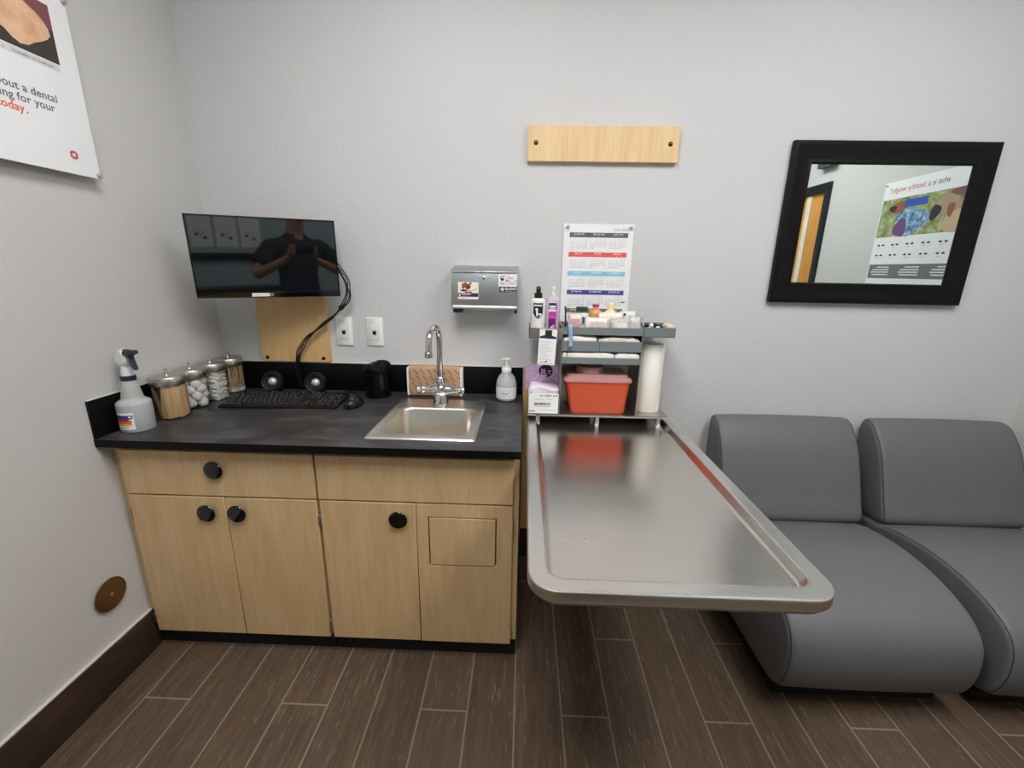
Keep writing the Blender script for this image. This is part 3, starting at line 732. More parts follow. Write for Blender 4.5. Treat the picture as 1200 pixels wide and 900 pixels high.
# cotton swabs
t = thing('cotton_swab', 'wooden cotton swab standing in the jar by the back wall', 'cotton swab', (0, 0, 0), 0, 'cotton swabs in the fourth jar')
m = MB(); m.tube([(0, 0, .008), (0, 0, .117)], .00115, M['wood_stick'], 6); m.build('stick', t)
m = MB(); m.lathe([(0, 0), (.0022, .001), (.0031, .005), (.0028, .011), (.0013, .015), (0, .0155)], (0, 0, 0), M['cotton'], 8); m.build('tip', t)
c = Vector((JX, JY[3], HC + .004)); first = True
for j in range(72):
    ring = 0 if j < 38 else (1 if j < 60 else 2); r0 = (.0455, .034, .018)[ring]; nn = (38, 22, 12)[ring]; i = j - (0, 38, 60)[ring]
    a = 2 * PI * i / nn + ring * .2; tw = random.uniform(-.28, .28); r1 = min(.047, r0 + random.uniform(-.004, .004))
    A0 = Vector((r0 * math.cos(a), r0 * math.sin(a), random.uniform(0, .003))); A1 = Vector((r1 * math.cos(a + tw * .9), r1 * math.sin(a + tw * .9), .112))
    q = (A1 - A0).to_track_quat('Z', 'Y').to_euler()
    if first: t.location = c + A0; t.rotation_euler = q; first = False
    else: dup(t, c + A0, q)
# ------------------------------------------------------------------ monitor on the wall panel
def wall_board(name, x0, z0, x1, z1, lab, mat, screws, th=.02, cat='board'):
    t = thing(name, lab, cat, ((x0 + x1) / 2, -th / 2, z0))
    m = MB(); m.box(x0, -th, z0, x1, -.0005, z1, mat, .0012, 1); m.build('panel', t)
    for x, z in screws:
        m = MB(); m.lathe([(.0085, 0), (.0085, -.0012), (.006, -.0025), (0, -.003)], (x, -th, z), M['screw'], 20, 'y')
        m.flat([(x - .004, -th - .0031, z - .0008), (x + .004, -th - .0031, z - .0008), (x + .004, -th - .0031, z + .0008), (x - .004, -th - .0031, z + .0008)], M['brass']); m.build('screw', t)
    return t
wall_board('backer_board', .174, .949, .475, 1.44, 'honey maple board on the wall behind the monitor, lower edge on the backsplash', M['maple_h'], ((.197, .966), (.445, .966), (.197, 1.42), (.445, 1.42)))
wall_board('wall_board', 1.312, 1.759, 1.884, 1.884, 'long pale maple board screwed high on the wall above the calendar', M['maple_lt'], ((1.343, 1.823), (1.85, 1.823)))
wall_board('mounting_board', 1.319, .158, 1.868, .946, 'maple board low on the wall behind the fold-down exam table', M['maple_h'], ((1.36, .20), (1.82, .20)), .018)

W_, H_ = .48, .286
mc = Vector((.355, -.195, 1.380)); mrot = (math.radians(2), math.radians(-.5), math.radians(26.8))
MX = Matrix.Translation(mc) @ Matrix.Rotation(mrot[2], 4, 'Z') @ Matrix.Rotation(mrot[0], 4, 'X') @ Matrix.Rotation(mrot[1], 4, 'Y')
t = thing('computer_monitor', 'black widescreen computer monitor on a wall arm, turned off and reflecting the room', 'monitor', mc); t.matrix_world = MX; t.rotation_euler = MX.to_euler(); t.location = mc
def MBm(): m = MB(); m.X = MX; return m
bpy.context.view_layer.update()
m = MBm()
b = .0055; bb = .020
for x0, z0, x1, z1 in ((-W_ / 2, H_ / 2 - b, W_ / 2, H_ / 2), (-W_ / 2, -H_ / 2, W_ / 2, -H_ / 2 + bb), (-W_ / 2, -H_ / 2 + bb, -W_ / 2 + b, H_ / 2 - b), (W_ / 2 - b, -H_ / 2 + bb, W_ / 2, H_ / 2 - b)):
    m.box(x0, -.008, z0, x1, .012, z1, M['black_gloss'], .0012, 1)
m.build('bezel', t)
g = G('dark glossy screen'); f = g.noise(g.coord(), 3.0, 1.0)
g.bsdf(Base_Color=g.ramp(f, [(0, lin('#0c0e11')), (1, lin('#101317'))]), Roughness=0.03, Specular_IOR_Level=0.5, IOR=1.85); M['screen'] = g.m
m = MBm(); m.box(-W_ / 2 + b, -.0062, -H_ / 2 + bb, W_ / 2 - b, .010, H_ / 2 - b, M['screen']); m.build('screen', t)
m = MBm()
m.rings([[(x, .010, z) for x, z in rrect(-W_ / 2 + .004, -H_ / 2 + .004, W_ / 2 - .004, H_ / 2 - .004, .01, 3)], [(x, .022, z) for x, z in rrect(-W_ / 2 + .012, -H_ / 2 + .012, W_ / 2 - .012, H_ / 2 - .012, .012, 3)], [(x, .042, z) for x, z in rrect(-.13, -.10, .13, .09, .02, 3)]], M['black']); m.build('back_cover', t)
m = MBm(); m.box(-.068, -.0088, -H_ / 2 + .004, -.010, -.0079, -H_ / 2 + .0165, M['paper']); m.box(-.064, -.009, -H_ / 2 + .008, -.015, -.0087, -H_ / 2 + .0095, M['pale_ink']); m.box(-.064, -.009, -H_ / 2 + .0115, -.03, -.0087, -H_ / 2 + .0125, M['pale_ink']); m.build('asset_sticker', t)
m = MBm(); m.lathe([(.0062, -.0079), (.0062, -.0085), (0, -.0086)], (-.002, 0, -H_ / 2 + .0105), M['nickel'], 20, 'y'); m.build('maker_badge', t)
m = MBm(); m.box(-.05, .040, -.05, .05, .047, .05, M['black'], .002); m.build('mount_plate', t)
pv = MX @ Vector((0, .047, 0))
m = MB(); m.tube([tuple(pv), (pv.x - .02, pv.y + .03, pv.z), (.33, -.06, pv.z), (.325, -.03, pv.z)], .014, M['black'], 14, 4); m.box(.275, -.032, pv.z - .06, .375, -.0205, pv.z + .06, M['black'], .003); m.build('wall_arm', t)
# bundled cords
t = thing('monitor_cords', 'bundle of thin black cords looping from the monitor down behind the backsplash', 'cords', (.45, -.05, .94))
pR = MX @ Vector((.19, .024, -.03))
for k in range(4):
    o = (k - 1.5) * .0062; w = .009 * math.sin(k * 2.2)
    pts = [tuple(pR + Vector((-.03, .01, .05 + o))), (pR.x + .015 + o, pR.y + .008, pR.z + .045), (.583 + o + w, -.064, 1.315), (.592 + o * 1.2, -.058 - o, 1.262 + w), (.578 + o, -.055 + o, 1.215), (.523 + o, -.05 - o * .6, 1.157 + o), (.452 + o * .5, -.047 + o * .6, 1.106 + o), (.395 + w * .6, -.046, 1.058 - o), (.362 + o * 1.3, -.046, 1.012), (.346 + o, -.044 - o * .3, .975), (.338 + o * .8, -.040, .930), (.336 + o, -.036, .872), (.345 + o, -.030, .835)]
    m = MB(); m.tube(pts, .0024, M['black'], 8, 8); m.build('cord', t, sharp=80)
m = MB(); m.tube([(.562, -.0565, 1.195), (.551, -.0545, 1.187)], .0105, M['black_matte'], 12); m.build('cable_tie', t)

# ------------------------------------------------------------------ outlets
for k, (x0, lab) in enumerate(((.502, 'white wall plate with data jack, nearest the honey maple board'), (.635, 'white wall plate with data jack, farther from the honey maple board, above the black cup'))):
    x1, z0, z1 = x0 + .073, 1.023, 1.147; xc, zc = x0 + .0365, 1.085
    t = thing('wall_plate', lab, 'wall plate', (xc, 0, zc), 0, 'two data wall plates')
    m = MB(); m.rings([[(x, -.0005, z) for x, z in rrect(x0, z0, x1, z1, .004, 3)], [(x, -.004, z) for x, z in rrect(x0, z0, x1, z1, .004, 3)], [(x, -.0065, z) for x, z in rrect(x0 + .003, z0 + .003, x1 - .003, z1 - .003, .003, 3)]], M['white']); m.build('plate', t)
    m = MB(); m.box(xc - .0175, -.0078, zc - .035, xc + .0175, -.006, zc + .035, M['white'], .001); m.flat([(xc - .0182, -.0066, zc - .0357), (xc + .0182, -.0066, zc - .0357), (xc + .0182, -.0066, zc + .0357), (xc - .0182, -.0066, zc + .0357)], M['dark_text'])
    m.box(xc - .008, -.0085, zc + .012, xc + .008, -.0075, zc + .022, M['paper']); i = m.build('insert', t)
    m = MB(); m.box(xc - .008, -.0086, zc - .012, xc + .008, -.0078, zc + .006, M['black']); m.box(xc - .005, -.009, zc + .002, xc + .005, -.0085, zc + .005, M['nickel']); m.build('jack', i)
    for dz in (-.0485, .0485):
        m = MB(); m.lathe([(.0033, -.006), (.003, -.0075), (0, -.0078)], (xc, 0, zc + dz), M['white'], 14, 'y'); m.build('screw', t)

# ------------------------------------------------------------------ paper towel dispenser
t = thing('towel_dispenser', 'grey steel folded-towel dispenser with two stickers on the wall above the sink', 'towel dispenser', (1.155, -.05, 1.2))
x0, x1 = 1.022, 1.288
m = MB()
m.prism([(-.001, 1.205), (-.001, 1.368), (-.090, 1.353), (-.1015, 1.346), (-.1015, 1.340), (-.094, 1.340), (-.094, 1.205)], x0, x1, M['steel_disp'], 'x', .003, 2); m.build('case', t)
m = MB(); m.box(x0 + .006, -.0995, 1.212, x1 - .006, -.093, 1.341, M['steel_disp'], .002)
m.prism([(-.1005, 1.200), (-.1025, 1.202), (-.1025, 1.2065), (-.0995, 1.213), (-.093, 1.213), (-.093, 1.200)], x0 + .002, x1 - .002, M['steel_disp'], 'x'); m.build('front_cover', t)
for s_, e_ in ((x0, x0 + .006), (x1 - .006, x1)):
    m = MB(); m.box(s_, -.1025, 1.203, e_, -.092, 1.346, M['steel_rim'], .002); m.build('bright_edge', t)
m = MB(); m.box(x0, -.1028, 1.3405, x1, -.0995, 1.3465, M['steel_rim'], .001); m.build('bright_edge', t)  # brighter steel strip added to imitate the highlight along the top edge
m = MB(); m.lathe([(.007, -.099), (.007, -.103), (.005, -.1045), (0, -.1045)], (1.153, 0, 1.321), M['chrome'], 20, 'y'); m.box(1.1515, -.1048, 1.317, 1.1545, -.104, 1.325, M['ink'])
for dx in (-.018, .020): m.lathe([(.0022, -.099), (.0022, -.1005), (0, -.101)], (1.153 + dx, 0, 1.3215), M['chrome'], 12, 'y')
m.build('lock', t)
for s_, e_ in ((x0 + .006, x0 + .040), (x1 - .014, x1 - .003)):
    m = MB(); m.box(s_, -.096, 1.184, e_, -.02, 1.199, M['black'], .002); m.build('end_guard', t)
m = MB(); R = []
for q in range(13):
    x = x0 + .042 + q * .0167; s_ = math.sin(PI * q / 12); R.append([(x, -.086, 1.2045), (x, -.088, 1.2005 - .007 * s_), (x, -.055, 1.2005 - .008 * s_), (x, -.05, 1.2045)])
m.rings(R, M['gauze']); o = m.build('towel_edge', t, sharp=60)
def dec(m, x0, z0, x1, z1, mat, y=-.1003): m.flat([(x0, y, z0), (x1, y, z0), (x1, y, z1), (x0, y, z1)], mat)
FX = lambda x, z, y=-.1012: frame_M((x, y, z), (1, 0, 0), (0, 0, 1))
def blob(m, cx, cz, rx, rz, mat, y=-.1008, n=16, rot=0, wob=.12, seed=0):
    P = []
    for k in range(n):
        a = 2 * PI * k / n; w = 1 + wob * math.sin(3 * a + seed) + wob * .6 * math.sin(5 * a + seed * 2)
        u, v = rx * w * math.cos(a), rz * w * math.sin(a); P.append((cx + u * math.cos(rot) - v * math.sin(rot), y, cz + u * math.sin(rot) + v * math.cos(rot)))
    m.flat(P, mat)
c_ = {k: plain('print ' + k, v, .6) for k, v in dict(cream='#f1e4da', brown='#8a5a3c', dark='#3a1f17', navy='#232a5a', peach='#e0b79a', red='#c8504a', redbrown='#7d4230', green='#8aa05a', dkgreen='#5f7440', blue='#2b4fb0', sky='#5c97c4', grey='#6d747c', tan='#c5a888', fawn='#a98f76', black='#26222a', purple='#6a4a78', lilac='#c9a6cf', magenta='#b93aa8', pink='#d978c8', maroon='#7a4a50', skin='#d8a886', skin2='#e6c0a0', charcoal='#3b3634', greycap='#d3d3d6').items()}
m = MB()      # left sticker: photo of a small dog, navy band, white strip
dec(m, 1.050, 1.2385, 1.131, 1.304, M['paper']); dec(m, 1.051, 1.262, 1.130, 1.3035, c_['cream'], -.1005)
blob(m, 1.072, 1.289, .008, .011, c_['brown'], seed=1); blob(m, 1.089, 1.287, .0105, .011, c_['redbrown'], -.1009, seed=2); blob(m, 1.080, 1.298, .004, .006, c_['brown'], -.1010, rot=.5); blob(m, 1.099, 1.298, .004, .006, c_['brown'], -.1010, rot=-.5)
blob(m, 1.088, 1.284, .004, .0035, c_['dark'], -.1011); blob(m, 1.072, 1.272, .013, .004, c_['dark'], -.1008); blob(m, 1.088, 1.270, .018, .007, c_['peach'], -.1007, seed=3)
for q in (1.084, 1.098): blob(m, q, 1.2645, .006, .0025, c_['dark'], -.1011)
m.flat([(1.107, -.1008, 1.270), (1.125, -.1008, 1.279), (1.125, -.1008, 1.281), (1.107, -.1008, 1.272)], c_['brown'])
dec(m, 1.051, 1.2475, 1.130, 1.262, c_['navy'], -.1006); blob(m, 1.057, 1.2545, .003, .0045, M['white_ink'], -.1009, wob=0)
m.box(1.064, -.1011, 1.2565, 1.101, -.1008, 1.2595, M['white_ink']); m.box(1.064, -.1011, 1.2515, 1.092, -.1008, 1.2535, c_['red']); m.box(1.056, -.1009, 1.2425, 1.086, -.1006, 1.2435, M['pale_ink'])
m.build('photo_sticker', t)
m = MB()      # right sticker: white card with paw mark and red script over a navy name strip
dec(m, 1.210, 1.2895, 1.2855, 1.3385, M['paper']); dec(m, 1.2135, 1.268, 1.283, 1.2895, c_['navy'])
blob(m, 1.225, 1.317, .0066, .0055, M['ink'], seed=1, rot=.3)
for q, (dx, dz) in enumerate(((-.008, .005), (-.005, .010), (.001, .0115), (.0065, .0095))): blob(m, 1.225 + dx, 1.317 + dz, .0022, .003, M['ink'], wob=0)
FS = FX(0, 0); scribble(m, 1.237, 1.251, 1.3315, .0055, M['ink'], FS, 1); scribble(m, 1.237, 1.270, 1.3235, .0085, c_['red'], FS, 2); scribble(m, 1.238, 1.280, 1.3135, .0105, c_['red'], FS, 3)
scribble(m, 1.217, 1.233, 1.304, .005, M['ink'], FS, 4); scribble(m, 1.252, 1.281, 1.304, .0048, M['ink'], FS, 5); m.box(1.217, -.1006, 1.297, 1.279, -.1004, 1.2985, M['pale_ink'])
blob(m, 1.2255, 1.279, .0085, .0085, c_['red'], -.1006, wob=0, n=20); m.box(1.219, -.1011, 1.2765, 1.232, -.1008, 1.2815, M['white_ink']); m.box(1.223, -.1011, 1.2725, 1.228, -.1008, 1.2855, M['white_ink'])
m.text('Banfield', .0125, FX(1.2578, 1.281), M['white_ink'], width=.041, bold=.0002); scribble(m, 1.238, 1.279, 1.2725, .0038, M['white_ink'], FS, 6)
m.build('name_sticker', t)

# ------------------------------------------------------------------ wall calendar
cx0, cx1, cz0, cz1 = 1.465, 1.745, 1.105, 1.537
t = thing('wall_calendar', 'white 2022-2023 wall calendar sheet with coloured month bands, above the supply organizer', 'calendar', (1.605, 0, cz0))
m = MB(); m.box(cx0, -.0045, cz0, cx1, -.0028, cz1, M['paper']); m.build('sheet', t)
FC = lambda x, z, y=-.0049: frame_M((x, y, z), (1, 0, 0), (0, 0, 1))
bandc = ['#58585c', '#dc5347', '#7fbfdb', '#3a3d8f', '#6e6663']; names = ['JANUARY', 'FEBRUARY', 'MARCH', 'APRIL', 'MAY', 'JUNE', 'JULY', 'AUGUST', 'SEPTEMBER', 'OCTOBER', 'NOVEMBER', 'DECEMBER']
m = MB(); nums = {}
for d_ in range(1, 32):
    b_ = MB(); b_.text(str(d_), .0062, Matrix.Identity(4), M['dark_text']); nums[d_] = b_
def stamp(dst, src, x, z, mat):
    me = bpy.data.meshes.new('tmp'); src.bm.to_mesh(me); b = bmesh.new(); b.from_mesh(me); bpy.data.meshes.remove(me)
    b.transform(FC(x, z, -.0048)); dst.add(b, mat)
bands = []; grid = MB()
for r in range(5):
    zt = 1.504 - .0752 * r; bm_ = MB(); bm_.box(1.489, -.0049, zt - .0185, 1.723, -.0045, zt, plain('calendar band %d' % r, bandc[r], .6))
    for k in range(3):
        mo_ = r * 3 + k; y_, mm_ = 2022 + mo_ // 12, mo_ % 12; xc = 1.489 + .039 + .078 * k
        bm_.text('%s %d' % (names[mm_], y_), .0065, FC(xc, zt - .0062, -.0051), M['white_ink'], bold=.00012)
        for q, dch in enumerate('SMTWTFS'): bm_.text(dch, .0045, FC(xc - .030 + .010 * q, zt - .014, -.0051), M['white_ink'])
        f0, nd = calendar.monthrange(y_, mm_ + 1); f0 = (f0 + 1) % 7
        for d_ in range(1, nd + 1):
            i = d_ - 1 + f0; stamp(grid, nums[d_], xc - .030 + .010 * (i % 7), zt - .0265 - .0082 * (i // 7), M['dark_text'])
    bm_.build('month_band', t); grid.build('day_numbers', t); grid = MB()
for b_ in nums.values(): b_.bm.free()
m = MB(); m.text('2022-2023', .0145, FC(1.726, 1.5155), M['pale_ink'], 'RIGHT', bold=.0001); m.build('year_title', t)
m = MB()
m.prism([(1.717, 1.229), (1.730, 1.2295), (1.7305, 1.236), (1.728, 1.2335), (1.719, 1.2335), (1.7165, 1.235)], -.0049, -.0046, M['ink'], 'y'); m.build('printed_mark', t)
for x in (1.481, 1.732):
    m = MB(); m.lathe([(.0065, -.0045), (.0065, -.006), (.0045, -.008), (.005, -.013), (.0065, -.015), (0, -.0165)], (x, 0, 1.5255), M['pin'], 18, 'y'); m.build('push_pin', t)

# ------------------------------------------------------------------ framed mirror
t = thing('wall_mirror', 'rectangular wall mirror in a wide black frame above the grey chairs', 'mirror', (2.69, 0, 1.246))
def ring4(i, y):
    return [(2.311 + i, y, 1.246 + i), (3.069 - i, y, 1.246 + i), (3.069 - i, y, 1.842 - i), (2.311 + i, y, 1.842 - i)]
M['frame'] = plain('satin black frame', '#060607', 0.45, spec=0.22)
m = MB(); m.rings([ring4(.004, -.001), ring4(0, -.004), ring4(0, -.022), ring4(.004, -.026), ring4(.012, -.027), ring4(.024, -.023), ring4(.060, -.017), ring4(.072, -.020), ring4(.076, -.019), ring4(.080, -.012), ring4(.080, -.008)], M['frame'], False, False); m.build('frame', t, sharp=28)
g = G('silver mirror'); f = g.noise(g.coord(), 2.0, 1.0)
g.bsdf(Base_Color=g.ramp(f, [(0, lin('#dbe3e1')), (1, lin('#dee6e4'))]), Metallic=1.0, Roughness=0.0); M['mirror'] = g.m
m = MB(); m.box(2.386, -.0115, 1.321, 2.994, -.009, 1.767, M['mirror']); m.build('mirror_glass', t)
m = MB(); m.box(2.33, -.009, 1.265, 3.05, -.002, 1.823, M['black_matte']); m.build('backing', t)

# ------------------------------------------------------------------ poster on the left wall
t = thing('dental_poster', 'white dental care poster held by metal pins high on the left wall', 'poster', (.014, -.76, 1.597))
py0, py1, pz0, pz1 = -1.07, -.459, 1.596, 2.058
m = MB(); m.box(.0215, py0, pz0, .0245, py1, pz1, M['paper'], .0004, 1); m.build('sheet', t)
FL = lambda y, z, x=.0249: frame_M((x, y, z), (0, 1, 0), (0, 0, 1))
M['poster_grey'] = plain('poster grey ink', '#66666c', .7)
m = MB()
def pq(m, y0, z0, y1, z1, mat, x=.0247): m.flat([(x, y0, z0), (x, y1, z0), (x, y1, z1), (x, y0, z1)], mat)
pq(m, -.90, 1.874, -.5115, 2.012, c_['charcoal']); 
pq(m, -.90, 1.952, -.5115, 2.012, c_['maroon'], .0249)
g = G('skin toned photo print'); f = g.noise(g.coord(), 22.0, 4.0, .6); g.bsdf(Base_Color=g.ramp(f, [(.3, lin('#cf9c78')), (.55, lin('#e0b794')), (.8, lin('#eccfb6'))]), Roughness=.6); M['photo_skin'] = g.m
hand = [(-.90, 1.95), (-.90, 1.93), (-.70, 1.922), (-.66, 1.915), (-.635, 1.905), (-.622, 1.893), (-.606, 1.886), (-.585, 1.890), (-.568, 1.903), (-.548, 1.914), (-.532, 1.925), (-.522, 1.937), (-.524, 1.952), (-.534, 1.968), (-.55, 1.98), (-.575, 1.992), (-.60, 2.000), (-.65, 2.008), (-.90, 2.008)]
m.flat([(.0251, y, z) for y, z in hand], M['photo_skin'])
m.build('photo', t)
m = MB(); pq(m, -.90, 1.855, -.5135, 1.872, c_['greycap']); scribble(m, -.80, -.525, 1.8635, .0095, M['pale_ink'], FL(0, 0), 8); m.build('caption', t)
m = MB()
m.text('about a dental', .0265, FL(-.541, 1.7805), M['poster_grey'], 'RIGHT', bold=.0004); m.text('cleaning for your', .0265, FL(-.5535, 1.755), M['poster_grey'], 'RIGHT', bold=.0004); m.build('lettering', t)
m = MB(); m.text('pet today', .0265, FL(-.6335, 1.7295), M['orange_ink'], 'RIGHT', bold=.0005); m.text('.', .0265, FL(-.628, 1.7295), M['dark_text'], 'CENTER', bold=.0005); tag(m.build('lettering', t), 'orange lettering')
m = MB()
for k in range(4):
    a = PI / 4 + k * PI / 2
    for s_ in (-1, 1):
        u, v = .0078 * math.cos(a - PI / 4) - s_ * .0036 * math.sin(a - PI / 4), .0078 * math.sin(a - PI / 4) + s_ * .0036 * math.cos(a - PI / 4)
        m.flat([(.0249, -.5275 + u + .0037 * math.cos(q), 1.6475 + v + .0037 * math.sin(q)) for q in [2 * PI * j / 12 for j in range(12)]], c_['red'])
for dy, dz, w, h in ((-.0066, 0, .0022, .004), (.0066, 0, .0022, .004), (0, .0066, .004, .0022), (0, -.0066, .004, .0022)): pq(m, -.5275 + dy - w, 1.6475 + dz - h, -.5275 + dy + w, 1.6475 + dz + h, c_['red'], .02495)
m.build('flower_mark', t)
for y, z in ((-.4645, 1.6055), (-.4645, 2.045), (-1.063, 1.6055), (-1.063, 2.045)):
    m = MB(); m.lathe([(.0035, .001), (.0035, .0245), (.007, .0250), (.007, .031), (.0055, .0325), (0, .0328)], (0, y, z), M['pin'], 20, 'x'); m.build('pin', t)

# ------------------------------------------------------------------ round cover plate on the left wall
t = thing('round_cover_plate', 'round bronze access cover plate with a centre screw, low on the left wall', 'cover plate', (0, -.706, .318))
m = MB(); m.lathe([(.052, .0004), (.053, .001), (.0525, .003), (.049, .0042), (0, .0048)], (0, -.706, .318), M['brass'], 56, 'x'); m.build('disc', t, sharp=25)
m = MB(); m.lathe([(.0058, .0048), (.0052, .0068), (.003, .0075), (0, .0068)], (0, -.706, .318), M['nickel'], 20, 'x'); m.build('screw', t)

# ------------------------------------------------------------------ poster on the right wall (seen in the mirror)
t = thing('weight_poster', 'tall white healthy weight poster with dog photo on the right wall, seen in the mirror', 'poster', (XR - .006, -.71, 1.0))
xw = XR - .006
m = MB(); m.box(xw - .0015, -1.027, 1.0, xw + .0015, -.40, 1.888, M['paper']); m.build('sheet', t)
FR = lambda y, z, x=xw - .0019: frame_M((x, y, z), (0, -1, 0), (0, 0, 1))
m = MB()
def rq(m, y0, z0, y1, z1, mat, x): m.flat([(x, y0, z0), (x, y1, z0), (x, y1, z1), (x, y0, z1)], mat)
g = G('foliage photo print'); f = g.noise(g.coord(), 26.0, 4.0, .6); g.bsdf(Base_Color=g.ramp(f, [(.3, lin('#59673f')), (.5, lin('#8f9a62')), (.7, lin('#c2c4a0'))]), Roughness=.6); M['foliage'] = g.m
g = G('denim photo print'); f = g.noise(g.coord(), 40.0, 4.0, .6); g.bsdf(Base_Color=g.ramp(f, [(.35, lin('#35587e')), (.5, lin('#6d95b8')), (.7, lin('#c4d3e0'))]), Roughness=.6); M['denim'] = g.m
rq(m, -1.02, 1.58, -.405, 1.79, M['foliage'], xw - .0017)
def rb(cy, cz, ry, rz, mat, lay, rot=0, seed=0, wob=.12):
    P = []
    for k in range(20):
        a = 2 * PI * k / 20; w = 1 + wob * math.sin(3 * a + seed); u, v = ry * w * math.cos(a), rz * w * math.sin(a)
        P.append((xw - .0017 - .0001 * lay, cy + u * math.cos(rot) - v * math.sin(rot), cz + u * math.sin(rot) + v * math.cos(rot)))
    m.flat(P, mat)
rb(-.80, 1.655, .11, .075, M['denim'], 1, seed=1); rb(-.47, 1.71, .05, .08, M['denim'], 1, seed=2); rb(-.86, 1.625, .045, .05, c_['purple'], 2, seed=4); rb(-.52, 1.77, .07, .022, c_['maroon'], 2, seed=5)
rb(-.50, 1.63, .11, .055, c_['tan'], 3, seed=2); rb(-.885, 1.742, .060, .032, c_['brown'], 4, rot=.25, seed=1); rb(-.935, 1.735, .025, .018, c_['dark'], 5); rb(-.60, 1.71, .075, .055, c_['fawn'], 5, rot=.3, seed=3); rb(-.655, 1.685, .028, .04, c_['black'], 6, rot=-.4); rb(-.57, 1.69, .02, .035, c_['brown'], 7)
rq(m, -.86, 1.735, -.715, 1.775, c_['blue'], xw - .0026)
m.build('photo', t)
m = MB(); m.text('what is a', .042, FR(-.612, 1.838), M['dark_text'], 'LEFT', width=.125); m.build('lettering', t)
m = MB(); m.text('healthy weight?', .042, FR(-.755, 1.838), c_['red'], 'LEFT', width=.228); tag(m.build('lettering', t), 'red lettering')
m = MB(); rq(m, -1.02, 1.345, -.405, 1.425, c_['grey'], xw - .0017); rq(m, -1.02, 1.02, -.405, 1.312, c_['grey'], xw - .0017)
for k in range(3):
    yb_ = -.47 - k * .2
    for q in range(4): rq(m, yb_ - (.13 if q else .09) + .01 * (q % 2), 1.406 - q * .014, yb_, 1.411 - q * .014, M['white_ink'], xw - .0019)
m.build('text_band', t)
m = MB()
for r in range(2):
    for k in range(6):
        yb_ = -.985 + k * .1; z = 1.535 - r * .058
        for q in (0, 1): P = [(xw - .0018, yb_ + q * .032 + .012 * math.cos(a), z + .0045 * math.sin(a) + .002 * math.sin(2 * a)) for a in [2 * PI * j / 10 for j in range(10)]]; m.flat(P, M['ink'])
        rq(m, yb_, z - .017, yb_ + .022, z - .0145, M['pale_ink'], xw - .0018)
m.build('animal_chart', t)
for y in (-1.015, -.412):
    m = MB(); m.lathe([(.006, .0), (.006, -.006), (0, -.008)], (xw - .0015, y, 1.874), M['nickel'], 16, 'x'); m.build('pin', t)
# ------------------------------------------------------------------ fold-down exam table
TX0, TX1, TY0, TY1, TZ = 1.334, 1.925, -1.163, -.022, .778
t = thing('exam_table', 'stainless steel wall-mounted exam table with raised rounded rim, between cabinet and chairs', 'exam table', (1.63, -.02, TZ))
def tr(i, z, r): return [(x, y, z) for x, y in rrect(TX0 + i, TY0 + i, TX1 - i, TY1 - i, r, 8)]
m = MB()
m.rings([tr(.012, TZ - .030, .05), tr(.004, TZ - .029, .058), tr(.001, TZ - .026, .061), tr(0, TZ - .022, .062), tr(0, TZ - .0045, .062), tr(.0008, TZ - .0020, .0612), tr(.0022, TZ - .0006, .06), tr(.0045, TZ, .0575), tr(.010, TZ, .053), tr(.030, TZ, .041), tr(.0345, TZ, .0385), tr(.037, TZ - .0008, .037), tr(.0385, TZ - .0025, .036)], M['steel_rim'], False, False)
m.build('rim', t, sharp=25)
m = MB()
m.rings([tr(.0385, TZ - .0025, .036), tr(.047, TZ - .0175, .030), tr(.049, TZ - .0195, .029), tr(.052, TZ - .0205, .027), tr(.060, TZ - .021, .024), tr(.12, TZ - .021, .02)], M['steel_table'], False, True)
m.build('basin', t, sharp=30)
m = MB(); m.rings([tr(.010, TZ - .026, .05), tr(.012, TZ - .040, .05)], M['steel_grey']); m.build('underside', t)
m = MB(); m.box(1.345, -.055, TZ - .002, 1.872, -.0225, .7985, M['black_matte'], .002); m.build('dark_gap_bar', t)  # black bar added to darken the gap under the organizer tray
m = MB(); m.box(1.40, -.045, .55, 1.86, -.0195, .736, M['steel_grey'], .002)
m.build('wall_bracket', t)
for x in (1.44, 1.82):
    m = MB(); m.tube([(x, -.05, .56), (x, -.42, .737)], .012, M['steel_grey'], 12); m.build('folding_strut', t)

# ------------------------------------------------------------------ stainless supply organizer
OY0, OY1 = -.21, -.03; OX0, OX1 = 1.337, 1.892; ZB = .800
t = thing('supply_organizer', 'stainless steel supply organizer with tiered trays standing on the back of the exam table', 'organizer', (1.61, -.12, TZ))
m = MB(); m.box(OX0, OY0, ZB, OX1, OY1, ZB + .003, M['steel'], .0006, 1); m.box(OX0, OY0, ZB - .006, OX1, OY0 + .0015, ZB + .003, M['steel_rim']); m.box(1.372, OY0, ZB - .004, 1.388, OY0 + .02, ZB, M['steel']); m.build('base_tray', t)
for x in (1.379, 1.615, 1.857):
    for y in (OY0 + .008, OY1 - .045):
        zt_ = TZ - .0203
        m = MB(); m.box(x - .007, y - .006, zt_ + .006, x + .007, y + .006, ZB, M['nickel'], .001); m.lathe([(.007, 0), (.008, .001), (.008, .006), (0, .006)], (x, y, zt_), M['white'], 14); m.build('foot', t)
WX0, WX1, WT = 1.463, 1.762, 1.150
m = MB(); m.box(WX0 - .003, OY0, ZB + .003, WX0, OY1, WT, M['steel'], .0006, 1); m.build('side_wall', t)
m = MB(); m.box(WX1, OY0, ZB + .003, WX1 + .003, OY1, WT, M['steel'], .0006, 1); m.build('side_wall', t)
m = MB(); m.box(WX0, OY1 - .003, ZB + .003, WX1, OY1, WT, M['steel'], .0006, 1); m.build('back_panel', t)
